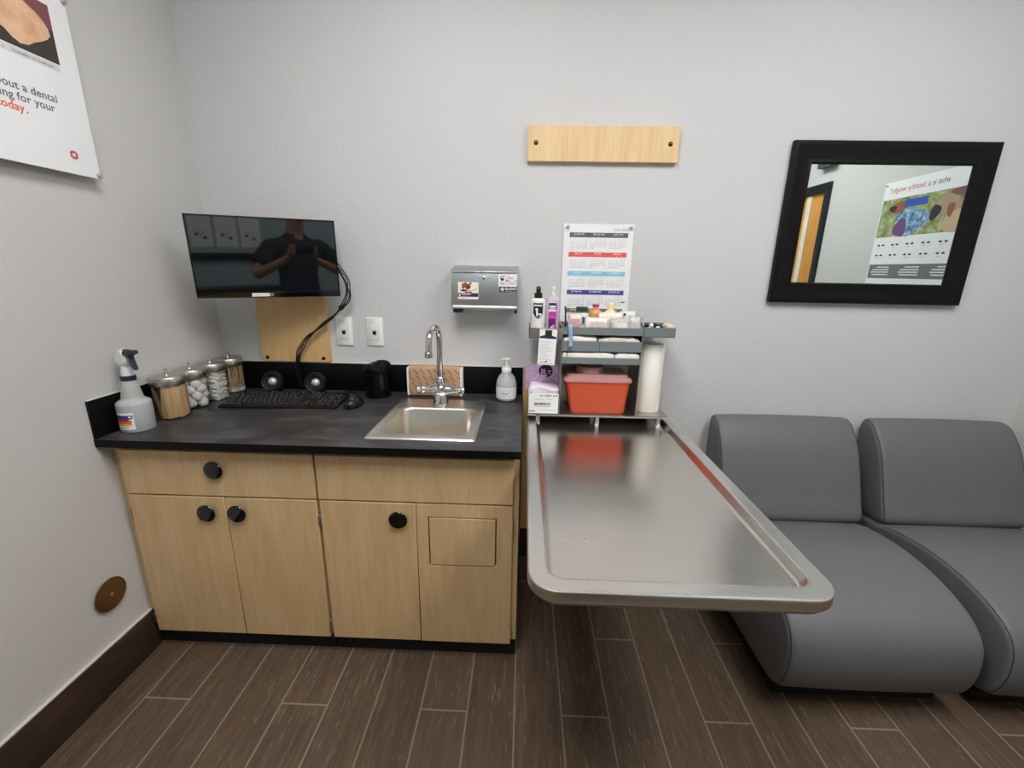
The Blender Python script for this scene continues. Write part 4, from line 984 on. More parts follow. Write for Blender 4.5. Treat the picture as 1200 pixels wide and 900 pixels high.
for z0, z1 in ((1.121, 1.1505), (1.058, 1.0975), (1.009, 1.0345)):
    m = MB(); m.box(WX0, OY0 - .001, z0, WX1, OY0 + .001, z1, M['steel_grey'], .0006, 1); m.box(WX0, OY0 + .001, z0, WX1, OY1 - .003, z0 + .002, M['steel_grey']); m.build('tray', t)
m = MB(); m.box(1.603, OY0 - .0018, 1.059, 1.6042, OY0 - .0009, 1.0965, M['ink']); m.build('tray_divider_line', t)
# right tray
m = MB(); a0, a1, z0, z1 = WX1 + .0035, 1.884, 1.117, 1.154
m.box(a0, OY0, z0, a1, OY1 - .01, z0 + .002, M['steel_grey']); m.box(a0, OY0, z0, a1, OY0 + .002, z1, M['steel_grey'], .0005, 1); m.box(a0, OY1 - .012, z0, a1, OY1 - .01, z1, M['steel_grey'])
m.box(a0, OY0, z0, a0 + .002, OY1 - .01, z1, M['steel_grey']); m.box(a1 - .002, OY0, z0, a1, OY1 - .01, z1, M['steel_grey']); m.build('side_tray', t)
m = MB(); m.box(a0 + .002, -.13, z0 + .002, a1 - .002, -.1285, z1 - .002, M['black']); m.box(a0 + .044, OY0 + .002, z0 + .002, a0 + .0455, OY1 - .012, z1 - .002, M['black']); m.box(a0 + .083, OY0 + .002, z0 + .002, a0 + .0845, OY1 - .012, z1 - .002, M['black']); m.build('tray_divider', t)
# left shelf
m = MB(); b0, b1 = 1.334, WX0 - .003
m.box(b0, OY0, 1.108, b1, OY1 - .02, 1.110, M['steel']); m.box(b0, OY0, 1.102, b1, OY0 + .0018, 1.144, M['steel'], .0005, 1); m.box(b0, OY0, 1.108, b0 + .002, OY1 - .02, 1.144, M['steel']); m.box(b0, OY1 - .022, 1.108, b1, OY1 - .02, 1.144, M['steel']); m.build('side_shelf', t)

# ------------------------------------------------------------------ sharps bin
t = thing('sharps_bin', 'red plastic sharps bin with translucent pink lid inside the organizer', 'sharps bin', (1.61, -.12, ZB + .003))
def bn(x0, x1, y0, y1, z, r): return [(x, y, z) for x, y in rrect(x0, y0, x1, y1, r, 5)]
zb = ZB + .0035
m = MB(); m.rings([bn(1.514, 1.720, -.187, -.058, zb, .012), bn(1.509, 1.725, -.190, -.055, zb + .006, .014), bn(1.484, 1.738, -.197, -.048, .936, .018), bn(1.488, 1.734, -.194, -.051, .936, .016), bn(1.512, 1.722, -.187, -.058, zb + .01, .012)], M['red']); m.build('tub', t, sharp=50)
m = MB(); m.rings([bn(1.477, 1.745, -.2025, -.043, .934, .02), bn(1.477, 1.745, -.2025, -.043, .9435, .02), bn(1.480, 1.742, -.200, -.046, .9475, .02), bn(1.490, 1.732, -.190, -.055, .951, .02), bn(1.494, 1.728, -.186, -.06, .962, .02)], M['pinklid'], False, True)
m.rings([bn(1.477, 1.745, -.2025, -.043, .934, .02), bn(1.482, 1.740, -.1985, -.047, .934, .02)], M['pinklid'], False, False); lid = m.build('lid', t, sharp=45)
m = MB(); m.lathe([(.056, .962), (.056, .984), (.052, .988), (.049, .984), (.049, .966), (0, .966)], (1.585, -.125, 0), M['pinklid'], 36); m.build('opening_ring', lid, sharp=45)

# ------------------------------------------------------------------ paper towel roll
g = G('embossed paper towel'); v = g.coord()
h = g.n('ShaderNodeTexWave', {'Vector': v, 'Scale': 60.0, 'Distortion': 1.0, 'Detail': 1.0}, bands_direction='Z').outputs['Fac']
g.bsdf(Base_Color=g.ramp(h, [(0, lin('#e9e5de')), (1, lin('#edeae4'))]), Roughness=.95, Specular_IOR_Level=.1, Normal=g.bump(h, .07, .001)); M['towel'] = g.m
t = thing('paper_towel_roll', 'white paper towel roll standing upright at the right end of the organizer', 'paper towel roll', (1.828, -.115, ZB + .003))
m = MB(); m.lathe([(.020, 0), (.050, 0), (.0515, .002), (.0515, .276), (.050, .278), (.020, .278)], (1.828, -.115, ZB + .0035), M['towel'], 48)
m.rings([[(1.828 + .0519 * math.cos(a), -.115 + .0519 * math.sin(a), z) for a in [math.radians(-60 + k * 4) for k in range(12)]] for z in (ZB + .005, ZB + .280)], M['towel'], False, False, closed=False); m.build('paper', t, sharp=50)
m = MB(); m.lathe([(.0195, .001), (.0195, .277), (.018, .277), (.018, .001)], (1.828, -.115, ZB + .0035), plain('grey cardboard', '#b09a80', .8), 28, open0=True, open1=True); m.build('core', t)

# ------------------------------------------------------------------ bottles on the left shelf
zs = 1.1105
t = thing('detangler_spray', 'white spray bottle with black cap and black bird label, on the left organizer shelf', 'spray bottle', (1.3675, -.135, zs))
c = (1.3675, -.135, zs)
m = MB(); m.lathe([(.0265, .0005), (.0285, .003), (.0285, .128), (.026, .135), (.018, .139), (.014, .140)], c, M['white'], 32); m.build('bottle', t, sharp=50)
m = MB(); m.lathe([(.0155, .139), (.0155, .158), (.013, .160), (0, .160)], c, M['black'], 26); m.rings([bn(c[0] - .009, c[0] + .009, c[1] - .013, c[1] + .010, zs + .159, .003), bn(c[0] - .0085, c[0] + .0085, c[1] - .013, c[1] + .009, zs + .178, .003), bn(c[0] - .0075, c[0] + .0075, c[1] - .013, c[1] + .007, zs + .184, .003)], M['black'])
m.lathe([(.002, -.013), (.002, -.0145), (0, -.0145)], (c[0], c[1], zs + .178), M['white'], 12, 'y'); m.build('spray_cap', t)
def wrap(m, c, r, a0, a1, z0, z1, mat, n=10):
    m.rings([[(c[0] + r * math.cos(math.radians(a0 + (a1 - a0) * k / n)), c[1] + r * math.sin(math.radians(a0 + (a1 - a0) * k / n)), z) for k in range(n + 1)] for z in (z0, z1)], mat, False, False, closed=False)
def wpoly(m, c, r, pts, mat):      # pts in (arc length, z)
    m.flat([(c[0] + r * math.sin(u / r), c[1] - r * math.cos(u / r), z) for u, z in pts], mat)
m = MB()
wrap(m, c, .0288, -150, -34, zs + .006, zs + .126, M['paper'])
for i_ in range(8):
    w0, w1 = -.020 + .005 * i_, -.015 + .005 * i_; a_ = (abs(w0 + .0025) / .02) ** 2 * .022
    wpoly(m, c, .0291, [(w0, zs + .063 + a_), (w1, zs + .063 + a_), (w1, zs + .122), (w0, zs + .122)], M['ink'])
for u0, u1, zz in ((-.017, .017, .113),):
    for k in range(8): wpoly(m, c, .0294, [(u0 + k * .0043, zs + zz - .003), (u0 + k * .0043 + .0031, zs + zz - .003), (u0 + k * .0043 + .0031, zs + zz + .003), (u0 + k * .0043, zs + zz + .003)], M['white_ink'])
def wdisc(u, z, ru, rz, mat, r): wpoly(m, c, r, [(u + ru * math.cos(a), z + rz * math.sin(a)) for a in [2 * PI * k / 12 for k in range(12)]], mat)
wdisc(-.006, zs + .098, .0055, .005, M['white_ink'], .0295); wdisc(-.004, zs + .087, .0035, .010, M['white_ink'], .0295); wdisc(.002, zs + .076, .0095, .0075, M['white_ink'], .0295); wdisc(.010, zs + .080, .005, .003, M['white_ink'], .0295)
for k, (w, zz) in enumerate(((.030, .055), (.026, .049), (.028, .043), (.02, .033), (.03, .024), (.027, .020), (.03, .016))): wpoly(m, c, .0291, [(-w / 2, zs + zz), (w / 2, zs + zz), (w / 2, zs + zz + .0016), (-w / 2, zs + zz + .0016)], M['dark_text'])
m.build('label', t, sharp=60)
t = thing('shampoo_bottle', 'purple and pink labelled bottle with white flip cap, on the organizer shelf', 'bottle', (1.426, -.125, zs))
c = (1.426, -.125, zs)
m = MB(); m.rings([bn(c[0] - .026, c[0] + .026, c[1] - .018, c[1] + .018, zs + .0005, .012), bn(c[0] - .0275, c[0] + .0275, c[1] - .020, c[1] + .020, zs + .004, .013), bn(c[0] - .0275, c[0] + .0275, c[1] - .020, c[1] + .020, zs + .128, .013), bn(c[0] - .024, c[0] + .024, c[1] - .017, c[1] + .017, zs + .140, .013), bn(c[0] - .011, c[0] + .011, c[1] - .010, c[1] + .010, zs + .150, .0095)], translucent('frosted lilac bottle', '#d3c6d6', .25, .4)); m.build('bottle', t, sharp=50)
m = MB(); m.lathe([(.0105, .150), (.0105, .156), (.0085, .158), (.0085, .180), (.006, .183), (0, .183)], c, M['white'], 24); m.box(c[0] - .004, c[1] - .0125, zs + .172, c[0] + .006, c[1] - .006, zs + .178, M['white'], .001); m.build('flip_cap', t)
m = MB(); yy = c[1] - .0202
def fq(x0, z0, x1, z1, mat, k=0): m.flat([(c[0] + x0, yy - .0002 * k, zs + z0), (c[0] + x1, yy - .0002 * k, zs + z0), (c[0] + x1, yy - .0002 * k, zs + z1), (c[0] + x0, yy - .0002 * k, zs + z1)], mat)
fq(-.0165, .004, .0165, .125, M['paper']); fq(-.0165, .098, .0115, .123, c_['navy'], 1); fq(-.0165, .062, .0115, .090, c_['magenta'], 1); fq(-.0165, .028, .0115, .062, plain('deep purple print', '#5e1f63', .5), 1); fq(-.0165, .004, .0115, .030, plain('plum print', '#38163c', .5), 1)
fq(.0115, .004, .0165, .125, c_['pink'], 1); fq(-.014, .107, .009, .112, M['white_ink'], 2); fq(-.012, .101, .008, .1045, M['white_ink'], 2); fq(-.013, .068, .007, .071, c_['pink'], 2)
for k in range(14): fq(.0125, .012 + k * .0078, .0155, .0135 + k * .0078, plain('pink code marks', '#a24a93', .6), 2)
for dx, dz, rx, rz, mm in ((-.002, .022, .008, .012, 'greycap'), (.004, .034, .005, .006, 'lilac'), (-.010, .012, .005, .007, 'greycap')):
    m.flat([(c[0] + dx + rx * math.cos(a), yy - .0004, zs + dz + rz * math.sin(a)) for a in [2 * PI * q / 12 for q in range(12)]], c_[mm])
m.build('label', t)

# hanging card
t = thing('hanging_card', 'white printed card clipped to the front of the left organizer shelf', 'card', (1.408, -.2135, 1.0))
X = Matrix.Translation((1.408, -.2135, 1.138)) @ Matrix.Rotation(math.radians(2.5), 4, 'Y')
m = MB(); m.X = X; m.prism([(.002, 0), (-.0015, 0), (-.0055, -.134), (-.0063, -.134), (-.0025, .001), (.002, .001)], -.033, .033, M['paper'], 'x'); m.build('card', t)
def hq(m, x0, z0, x1, z1, mat, k=0):
    f = lambda z: -.00285 + .0296 * z - .0002 * k
    m.flat([(x0, f(z0), z0), (x1, f(z0), z0), (x1, f(z1), z1), (x0, f(z1), z1)], mat)
m = MB(); m.X = X; hq(m, -.032, -.033, .032, -.028, c_['navy']); hq(m, -.012, -.030, .014, -.001, M['ink'], 1)
for s_ in (-1, 1): m.flat([(s_ * .012, -.0036, -.020), (s_ * .031, -.0038, -.026), (s_ * .029, -.0038, -.030), (s_ * .010, -.0036, -.027)], c_['navy'])
for k in range(10): hq(m, -.026, -.047 - k * .0085, .022 - .007 * ((k * 3) % 4), -.0458 - k * .0085, M['pale_ink'], 1)
hq(m, -.026, -.128, .026, -.127, M['dark_text'], 1); hq(m, -.003, -.124, .002, -.118, M['ink'], 1); m.build('print', t)

# wipes carton
t = thing('wipes_carton', 'white wipes carton with barcode and purple lid with black round emblem, left end of organizer', 'carton', (1.40, -.165, ZB + .003))
z0 = ZB + .0035; wx0, wx1 = 1.340, 1.4575
m = MB(); m.box(wx0, OY0 + .001, z0, wx1, -.115, .885, M['paper'], .0015, 1); m.build('box', t)
m = MB(); yy = OY0 + .0006
def cq(x0, za, x1, zb_, mat, k=0): m.flat([(x0, yy - .0001 * k, za), (x1, yy - .0001 * k, za), (x1, yy - .0001 * k, zb_), (x0, yy - .0001 * k, zb_)], mat)
x = 1.362
random.seed(3)
while x < 1.425:
    w = random.choice((.0008, .0012, .002)); cq(x, .838, x + w, .849, M['ink']); x += w + random.choice((.0008, .0014))
for k, (a, b, zz, mm) in enumerate(((1.362, 1.40, .861, 'pale_ink'), (1.41, 1.435, .862, 'pale_ink'), (1.362, 1.43, .832, 'pale_ink'), (1.382, 1.445, .817, 'pale_ink'), (1.344, 1.366, .812, 'ink'))): cq(a, zz, b, zz + (.003 if mm == 'ink' else .0018), M[mm])
scribble(m, 1.385, 1.452, .8795, .0095, M['ink'], frame_M((0, yy - .0002, 0), (1, 0, 0), (0, 0, 1)), 11)
m.build('print', t)
m = MB(); mat = plain('lilac carton print', '#c3a3ca', .6, var=.2, nscale=60.0)
m.prism([(wx0 - .012, .880), (wx1, .884), (wx1 + .001, .984), (wx0 - .016, .984)], -.122, -.118, mat, 'y'); lid = m.build('lid_flap', t)
m = MB(); yy = -.1224
P = lambda cx, cz, rx, rz, n=28: [(cx + rx * math.cos(2 * PI * k / n), yy, cz + rz * math.sin(2 * PI * k / n)) for k in range(n)]
m.flat(P(1.408, .9575, .0285, .027), M['ink']); yy = -.1227
m.flat(P(1.398, .952, .010, .010), c_['lilac']); m.flat([(1.389, yy, .958), (1.390, yy, .969), (1.397, yy, .962), (1.403, yy, .969), (1.406, yy, .957)], c_['lilac']); m.flat(P(1.400, .939, .013, .010), c_['lilac']); yy = -.123; m.flat(P(1.395, .953, .002, .0025, 10), M['ink']); m.flat(P(1.402, .953, .002, .0025, 10), M['ink'])
yy = -.1227; m.flat([(1.416, yy, .955), (1.430, yy, .955), (1.430, yy, .960), (1.416, yy, .960)], c_['lilac']); m.flat([(1.418, yy, .946), (1.428, yy, .946), (1.428, yy, .950), (1.418, yy, .950)], c_['lilac'])
m.build('emblem', lid)
m = MB(); crumple(m, 1.345, -.205, .885, 1.455, -.128, .913, plain('pale lilac wipe', '#ddd3e2', .9), .010, sc=26, seed=4, topbias=1.5); m.build('wipe', t, sharp=180)

# ------------------------------------------------------------------ things in the top tray
zt = 1.1235
m = MB(); mat_pk = plain('clear packet film', '#d9d7d4', .25, var=.12, nscale=50.0)
def packet(name, x0, x1, y, h, lab, col, tilt, seed, grp='packets in the top tray', inner=None):
    t = thing(name, lab, 'packet', ((x0 + x1) / 2, y, zt), 0, grp)
    m = MB(); w = (x1 - x0); bm = bmesh.new()
    n1, n2 = 12, 10; V = {}
    for s_ in (0, 1):
        for i in range(n1 + 1):
            for j in range(n2 + 1):
                u, v_ = i / n1, j / n2; e = min(u, 1 - u, v_, 1 - v_); th = .007 * min(1, e * 6)
                p = Vector((x0 + u * w, y + tilt * v_ * h, zt + v_ * h)); nz = noise.noise(Vector((u * 4 + seed * 5, v_ * 4, seed)))
                p.y += (th if s_ else -th) + nz * .004 * min(1, e * 8 + .2); p.z += .004 * noise.noise(Vector((u * 3, seed * 2.2, v_))) * v_; V[s_, i, j] = bm.verts.new(p)
    for s_ in (0, 1):
        for i in range(n1):
            for j in range(n2):
                q = [V[s_, i, j], V[s_, i + 1, j], V[s_, i + 1, j + 1], V[s_, i, j + 1]]; bm.faces.new(q if s_ == 0 else q[::-1])
    bmesh.ops.remove_doubles(bm, verts=bm.verts, dist=.0004); m.add(bm, plain('packet film ' + col, col, .35, var=.10, nscale=40)); m.build('pouch', t, sharp=180)
    if inner:
        m = MB(); yy = y - .0085; m.raw([(x0 + w * .2, yy, zt + h * .28), (x1 - w * .2, yy, zt + h * .28), (x1 - w * .2, yy + tilt * h * .5, zt + h * .75), (x0 + w * .2, yy + tilt * h * .5, zt + h * .75)], [(0, 1, 2, 3)], plain('packet print ' + inner, inner, .5, var=.2, nscale=70)); m.build('print', t)
    return t
packet('gauze_packet', 1.545, 1.636, -.190, .062, 'white sealed packet leaning upright in the front of the top tray', '#dedad4', .15, 1, inner='#cbbfae')
packet('gauze_packet', 1.642, 1.722, -.186, .058, 'grey clear packet right of the white sealed packet in the top tray', '#b9b8b6', .2, 2, inner='#d8d6d4')
packet('gauze_packet', 1.716, 1.760, -.182, .066, 'small clear packet in the right front corner of the top tray', '#c4c3c1', .2, 3)
packet('gauze_packet', 1.690, 1.757, -.12, .082, 'tall clear packet with a small black mark at the right back of the top tray', '#d6d5d5', .1, 5)
m = MB(); m.box(1.700, -.1275, zt + .066, 1.712, -.127, zt + .074, M['ink']); m.build('printed_mark', bpy.data.objects['gauze_packet.003'])
packet('gauze_packet', 1.484, 1.540, -.165, .070, 'white packet with pinkish print at the left of the top tray', '#dcd0cc', .22, 6, inner='#b9949a')
packet('gauze_packet', 1.60, 1.70, -.150, .076, 'pale paper packet lying behind the front packets in the top tray', '#e3ded6', .12, 7)
def small_bottle(name, x, y, lab, body, cap, r, hb, rc, hc_, capb=None):
    t = thing(name, lab, 'bottle', (x, y, zt), 0)
    m = MB(); m.lathe([(r * .9, .0005), (r, .003), (r, hb - r * .75), (r * .92, hb - r * .4), (r * .6, hb - .003), (rc * .9, hb)], (x, y, zt), body, 28); m.build('bottle', t, sharp=60)
    m = MB(); m.lathe([(rc, hb - .001), (rc, hb + hc_ - .002), (rc - .002, hb + hc_), (0, hb + hc_)], (x, y, zt), cap, 24); m.build('cap', t)
    if capb: m = MB(); m.lathe([(rc * 1.15, hb + hc_ * .60), (rc * 1.15, hb + hc_ + .001), (0, hb + hc_ + .001)], (x, y, zt), capb, 24); m.build('cap_top', t)
    return t
small_bottle('solution_bottle', 1.596, -.11, 'small amber bottle with pink neck and red cap in the top tray', plain('amber plastic', '#d79a5e', .35), plain('pink plastic', '#e0929a', .4), .026, .087, .0115, .017, plain('red cap plastic', '#b03247', .4))
small_bottle('solution_bottle', 1.654, -.11, 'small cream bottle with cream cap in the top tray', plain('cream plastic', '#ecdcb0', .4), plain('cream cap plastic', '#efe0ae', .4), .026, .085, .0125, .026)
t = small_bottle('tape_tub', 1.543, -.105, 'small tub with dark green lid in the top tray', M['white'], plain('dark green plastic', '#22463a', .45), .024, .078, .0235, .016)
m = MB(); m.lathe([(.0243, .030), (.0243, .056)], (1.543, -.105, zt), plain('blue label', '#42579c', .5), 28, open0=True, open1=True); m.build('label', t)
# pens and dark tools at the left
def rod(name, lab, cat, a, b, r, mat, tipm=None, group=None):
    t = thing(name, lab, cat, a, 0, group); m = MB(); m.tube([a, b], r, mat, 10); m.build('barrel', t)
    if tipm:
        va, vb = Vector(a), Vector(b); d_ = (vb - va).normalized(); m = MB(); m.tube([tuple(vb - d_ * .012), tuple(vb + d_ * .003)], r * 1.25, tipm, 10); m.build('end_cap', t)
rod('ink_pen', 'dark pen standing at the left end of the top tray', 'pen', (1.476, -.17, zt + .002), (1.473, -.150, zt + .095), .0032, M['black'], M['dark_text'])
rod('forceps', 'slim steel forceps standing beside the dark pen in the top tray', 'forceps', (1.484, -.185, zt + .002), (1.490, -.160, zt + .073), .0028, M['nickel'])
rod('hand_tool', 'brown black handled tool lying in the left front of the top tray', 'tool', (1.498, -.196, zt + .012), (1.534, -.192, zt + .020), .010, plain('dark brown plastic', '#4a4038', .5), M['nickel'])
t = thing('strap', 'pale blue strap hanging over the front of the organizer trays', 'strap', (1.49, -.213, 1.06))
m = MB(); pts = [(1.490, -.196, 1.158), (1.489, -.208, 1.160), (1.489, -.2155, 1.150), (1.492, -.2165, 1.120), (1.494, -.2165, 1.09), (1.492, -.217, 1.078)]
R = []
for p in catmull(pts, 5): R.append([(p.x - .0072, p.y, p.z), (p.x + .0072, p.y, p.z), (p.x + .0072, p.y - .0014, p.z + .0002), (p.x - .0072, p.y - .0014, p.z + .0002)])
m.rings(R, plain('pale blue rubber', '#8fa9c0', .5)); m.build('band', t); m = MB(); m.box(1.4855, -.2195, 1.070, 1.5, -.2155, 1.0785, plain('slate buckle', '#56697c', .5), .001); m.build('buckle', t)

# ------------------------------------------------------------------ things in the two lower trays
def bundle(name, x0, x1, z0, h, lab, mat, seed, amp=.006, cat='bandage', sc=26):
    m = MB(); crumple(m, x0, OY0 + .004, z0, x1, -.06, z0 + h, mat, amp, sc=sc, seed=seed); o = m.build(name, None, ((x0 + x1) / 2, -.13, z0), sharp=180); tag(o, lab, cat)
bundle('bandage_bundle', 1.467, 1.592, 1.0605, .056, 'soft white bandage bundle in the left of the middle tray', M['gauze'], 3, .005)
pm = plain('mixed dressing paper', '#d2ccc2', .8, var=.22, nscale=90)
bundle('dressing_bundle', 1.600, 1.755, 1.0605, .052, 'mottled beige dressing bundle in the right of the middle tray', pm, 8, .005)
bundle('folded_towel', 1.484, 1.662, 1.0115, .042, 'cream folded cloth in the left of the bottom tray', M['cotton'], 12, .004, 'cloth')
bundle('folded_towel', 1.666, 1.758, 1.0115, .042, 'cream folded cloth in the right of the bottom tray', M['cotton'], 15, .004, 'cloth')
bundle('bandage_roll', 1.4655, 1.482, 1.0115, .040, 'small cream bandage roll at the left end of the bottom tray', plain('cream bandage', '#e3d8c2', .9), 19, .002, 'bandage')
# ------------------------------------------------------------------ things in the right tray
z0 = 1.1195
m = MB(); crumple(m, 1.854, -.203, z0, 1.880, -.135, z0 + .046, plain('beige packet', '#d6c7ae', .8), .003, seed=21); tag(m.build('tape_packet', None, (1.867, -.17, z0), sharp=180), 'beige packet at the right end of the tray above the towel roll', 'packet')
m = MB(); bmm = bmesh.new(); bmesh.ops.create_icosphere(bmm, subdivisions=3, radius=.0085)
for v in bmm.verts: v.co *= 1 + .15 * noise.noise(v.co * 150); v.co += Vector((1.808, -.152, z0 + .0362))
m.add(bmm, M['cotton']); tag(m.build('cotton_tuft', None, (1.808, -.152, z0), sharp=180), 'white cotton tuft in the tray above the towel roll', 'cotton tuft')
m = MB(); m.box(1.797, -.168, z0, 1.806, -.137, z0 + .0285, M['white'], .001); tag(m.build('swab_box', None, (1.80, -.15, z0)), 'small white box under the cotton tuft in the right tray', 'box')
t = thing('syringe', 'clear slim syringe sticking up from the tray above the towel roll', 'syringe', (1.80, -.10, z0))
m = MB(); m.tube([(1.800, -.095, z0 + .001), (1.789, -.083, z0 + .062)], .0042, M['clearsoap'], 14); m.build('barrel', t); m = MB(); m.tube([(1.789, -.083, z0 + .060), (1.7862, -.080, z0 + .078)], .0024, M['white'], 10); m.lathe([(.0055, z0 + .077), (.0055, z0 + .079), (0, z0 + .079)], (1.7862, -.080, 0), M['white'], 14); m.build('plunger', t)
m = MB(); m.lathe([(.008, 0), (.008, .034), (.0065, .037), (0, .0375)], (1.822, -.192, z0), M['white'], 18); tag(m.build('marker_cap', None, (1.822, -.192, z0)), 'white round cap standing at the front of the tray above the towel roll', 'cap')
# ------------------------------------------------------------------ grey lounge chairs
def pl(P, n=5): return [(p.x, p.y) for p in catmull([(a, b, 0) for a, b in P], n)]
def soft_profile(m, prof, x0, x1, mat, b=.014):
    """upholstered block: side outline extruded across, ends rolled over a small radius"""
    cy = sum(p[0] for p in prof) / len(prof); cz = sum(p[1] for p in prof) / len(prof)
    n = len(prof); N = []
    for i in range(n):
        a, c = prof[i - 1], prof[(i + 1) % n]; d = Vector((c[1] - a[1], -(c[0] - a[0]))).normalized(); N.append(d)
    area = sum(prof[i][0] * prof[(i + 1) % n][1] - prof[(i + 1) % n][0] * prof[i][1] for i in range(n))
    sg = 1 if area > 0 else -1
    def ring(x, ins): return [(x, p[0] - sg * N[i].x * ins, p[1] - sg * N[i].y * ins) for i, p in enumerate(prof)]
    R = []
    for k in range(5):
        R.append(ring(x0 + b * (1 - math.cos(PI / 2 * k / 4)), b * (1 - math.sin(PI / 2 * k / 4))))
    xs = [x0 + b + (x1 - x0 - 2 * b) * q / 6 for q in range(1, 6)]
    for x in xs: R.append(ring(x, -.004 * math.sin(PI * (x - x0) / (x1 - x0))))
    for k in range(4, -1, -1): R.append(ring(x1 - b * (1 - math.cos(PI / 2 * k / 4)), b * (1 - math.sin(PI / 2 * k / 4))))
    m.rings(R, mat)
SEAT = pl([(-.23, .372), (-.30, .392), (-.43, .408), (-.55, .402), (-.65, .378), (-.725, .340), (-.765, .285), (-.775, .21), (-.765, .145), (-.745, .102), (-.705, .077), (-.65, .072)]) + pl([(-.40, .0715), (-.12, .072), (-.07, .079), (-.047, .10), (-.040, .14), (-.040, .20), (-.041, .30), (-.049, .335), (-.075, .356), (-.13, .364), (-.20, .369)], 4)
BACK = pl([(-.16, .362), (-.215, .366), (-.240, .380), (-.248, .405), (-.236, .445), (-.222, .48), (-.188, .58), (-.150, .67), (-.105, .733), (-.078, .757), (-.052, .766), (-.030, .760), (-.017, .735), (-.014, .68), (-.015, .60), (-.020, .50), (-.026, .42), (-.038, .38), (-.065, .364), (-.11, .361)], 4)
def outline_tube(m, prof, x, r, mat, lo, hi):
    P = [(x, y, z) for y, z in prof]; m.tube(P[lo:hi], r, mat, 6)
def chair(x0, x1, lab):
    t = thing('lounge_chair', lab, 'chair', ((x0 + x1) / 2, -.4, 0), 0, 'grey armless lounge chairs along the wall')
    m = MB(); soft_profile(m, SEAT, x0, x1, M['vinyl'], .022); s = m.build('seat', t, sharp=45)
    m = MB(); soft_profile(m, BACK, x0 + .002, x1 - .002, M['vinyl'], .022); b = m.build('backrest', t, sharp=45)
    for x in (x0 + .0058, x1 - .0058):
        m = MB(); outline_tube(m, inset(SEAT, .0062), x, .0011, M['seam'], 2, 50); m.build('seam', s)
    for x in (x0 + .0078, x1 - .0078):
        m = MB(); outline_tube(m, inset(BACK, .0062), x, .0011, M['seam'], 8, 56); m.build('seam', b)
    m = MB(); m.prism([(-.682, .002), (-.694, .018), (-.697, .0715), (-.05, .0715), (-.05, .002)], x0 + .030, x1 - .030, M['black_matte'], 'x', .004, 2); m.build('plinth', t)
    for x in (x0 + .05, x1 - .05):
        for y in (-.655, -.09):
            m = MB(); m.lathe([(.018, 0), (.018, .003), (.012, .006)], (x, y, 0), M['black'], 14); m.build('glide', t)
def inset(prof, d):
    n = len(prof); out = []; area = sum(prof[i][0] * prof[(i + 1) % n][1] - prof[(i + 1) % n][0] * prof[i][1] for i in range(n)); sg = 1 if area > 0 else -1
    for i in range(n):
        a, c = prof[i - 1], prof[(i + 1) % n]; d_ = Vector((c[1] - a[1], -(c[0] - a[0]))).normalized(); out.append((prof[i][0] - sg * d_.x * d, prof[i][1] - sg * d_.y * d))
    return out
chair(2.138, 2.715, 'grey vinyl armless lounge chair right beside the exam table')
chair(2.790, 3.370, 'grey vinyl armless lounge chair farther from the exam table, by the right wall')
# ------------------------------------------------------------------ the photographer (seen reflected in the monitor)
def skin(name, V, Eg, mat, parent, root, sub=1):
    me = bpy.data.meshes.new(name); W = parent.matrix_basis.inverted() if parent else Matrix.Identity(4)
    keys = list(V); me.from_pydata([W @ Vector(V[k][:3]) for k in keys], [(keys.index(a), keys.index(b)) for a, b in Eg], [])
    o = bpy.data.objects.new(name, me); COL.objects.link(o); o.parent = parent
    md = o.modifiers.new('skin', 'SKIN'); md.use_smooth_shade = True; md.branch_smoothing = .6
    for k, sv in zip(keys, me.skin_vertices[0].data):
        r = V[k][3]; sv.radius = r if isinstance(r, tuple) else (r, r); sv.use_root = (k == root)
    if sub: sd = o.modifiers.new('subdivision', 'SUBSURF'); sd.levels = sub; sd.render_levels = sub
    me.materials.append(mat); return o
g = G('skin'); f = g.noise(g.coord(), 30.0, 3.0); g.bsdf(Base_Color=g.ramp(f, [(.3, lin('#a8765a')), (.7, lin('#b48266'))]), Roughness=.5, Subsurface_Weight=.05); M['skin'] = g.m
M['polo'] = plain('navy black polo cloth', '#15171d', .85, bump=.15, bscale=500)
M['trouser'] = plain('charcoal trouser cloth', '#26272b', .9); M['hair'] = plain('dark brown hair', '#2a1c14', .6); M['shoe'] = plain('black shoe leather', '#141414', .4)
PX, PY = 1.455, -2.20
t = thing('person', 'person in a dark short-sleeved polo holding up a phone, seen reflected in the monitor', 'person', (PX, PY, 0))
V = {'pel': (PX, PY, .95, (.135, .10)), 'wst': (PX, PY, 1.10, (.125, .095)), 'chs': (PX, PY + .005, 1.28, (.15, .105)), 'nb': (PX, PY - .005, 1.46, (.085, .065)), 'nk': (PX, PY + .005, 1.475, (.076, .068)), 'jaw': (PX, PY + .022, 1.53, (.074, .080)), 'hd': (PX, PY + .018, 1.63, (.078, .094)), 'top': (PX, PY + .01, 1.70, (.065, .078))}
Eg = [('pel', 'wst'), ('wst', 'chs'), ('chs', 'nb'), ('nb', 'nk'), ('nk', 'jaw'), ('jaw', 'hd'), ('hd', 'top')]
V['nose'] = (PX, PY + .120, 1.612, .011); V['nose0'] = (PX, PY + .09, 1.63, .016); Eg += [('hd', 'nose0'), ('nose0', 'nose')]
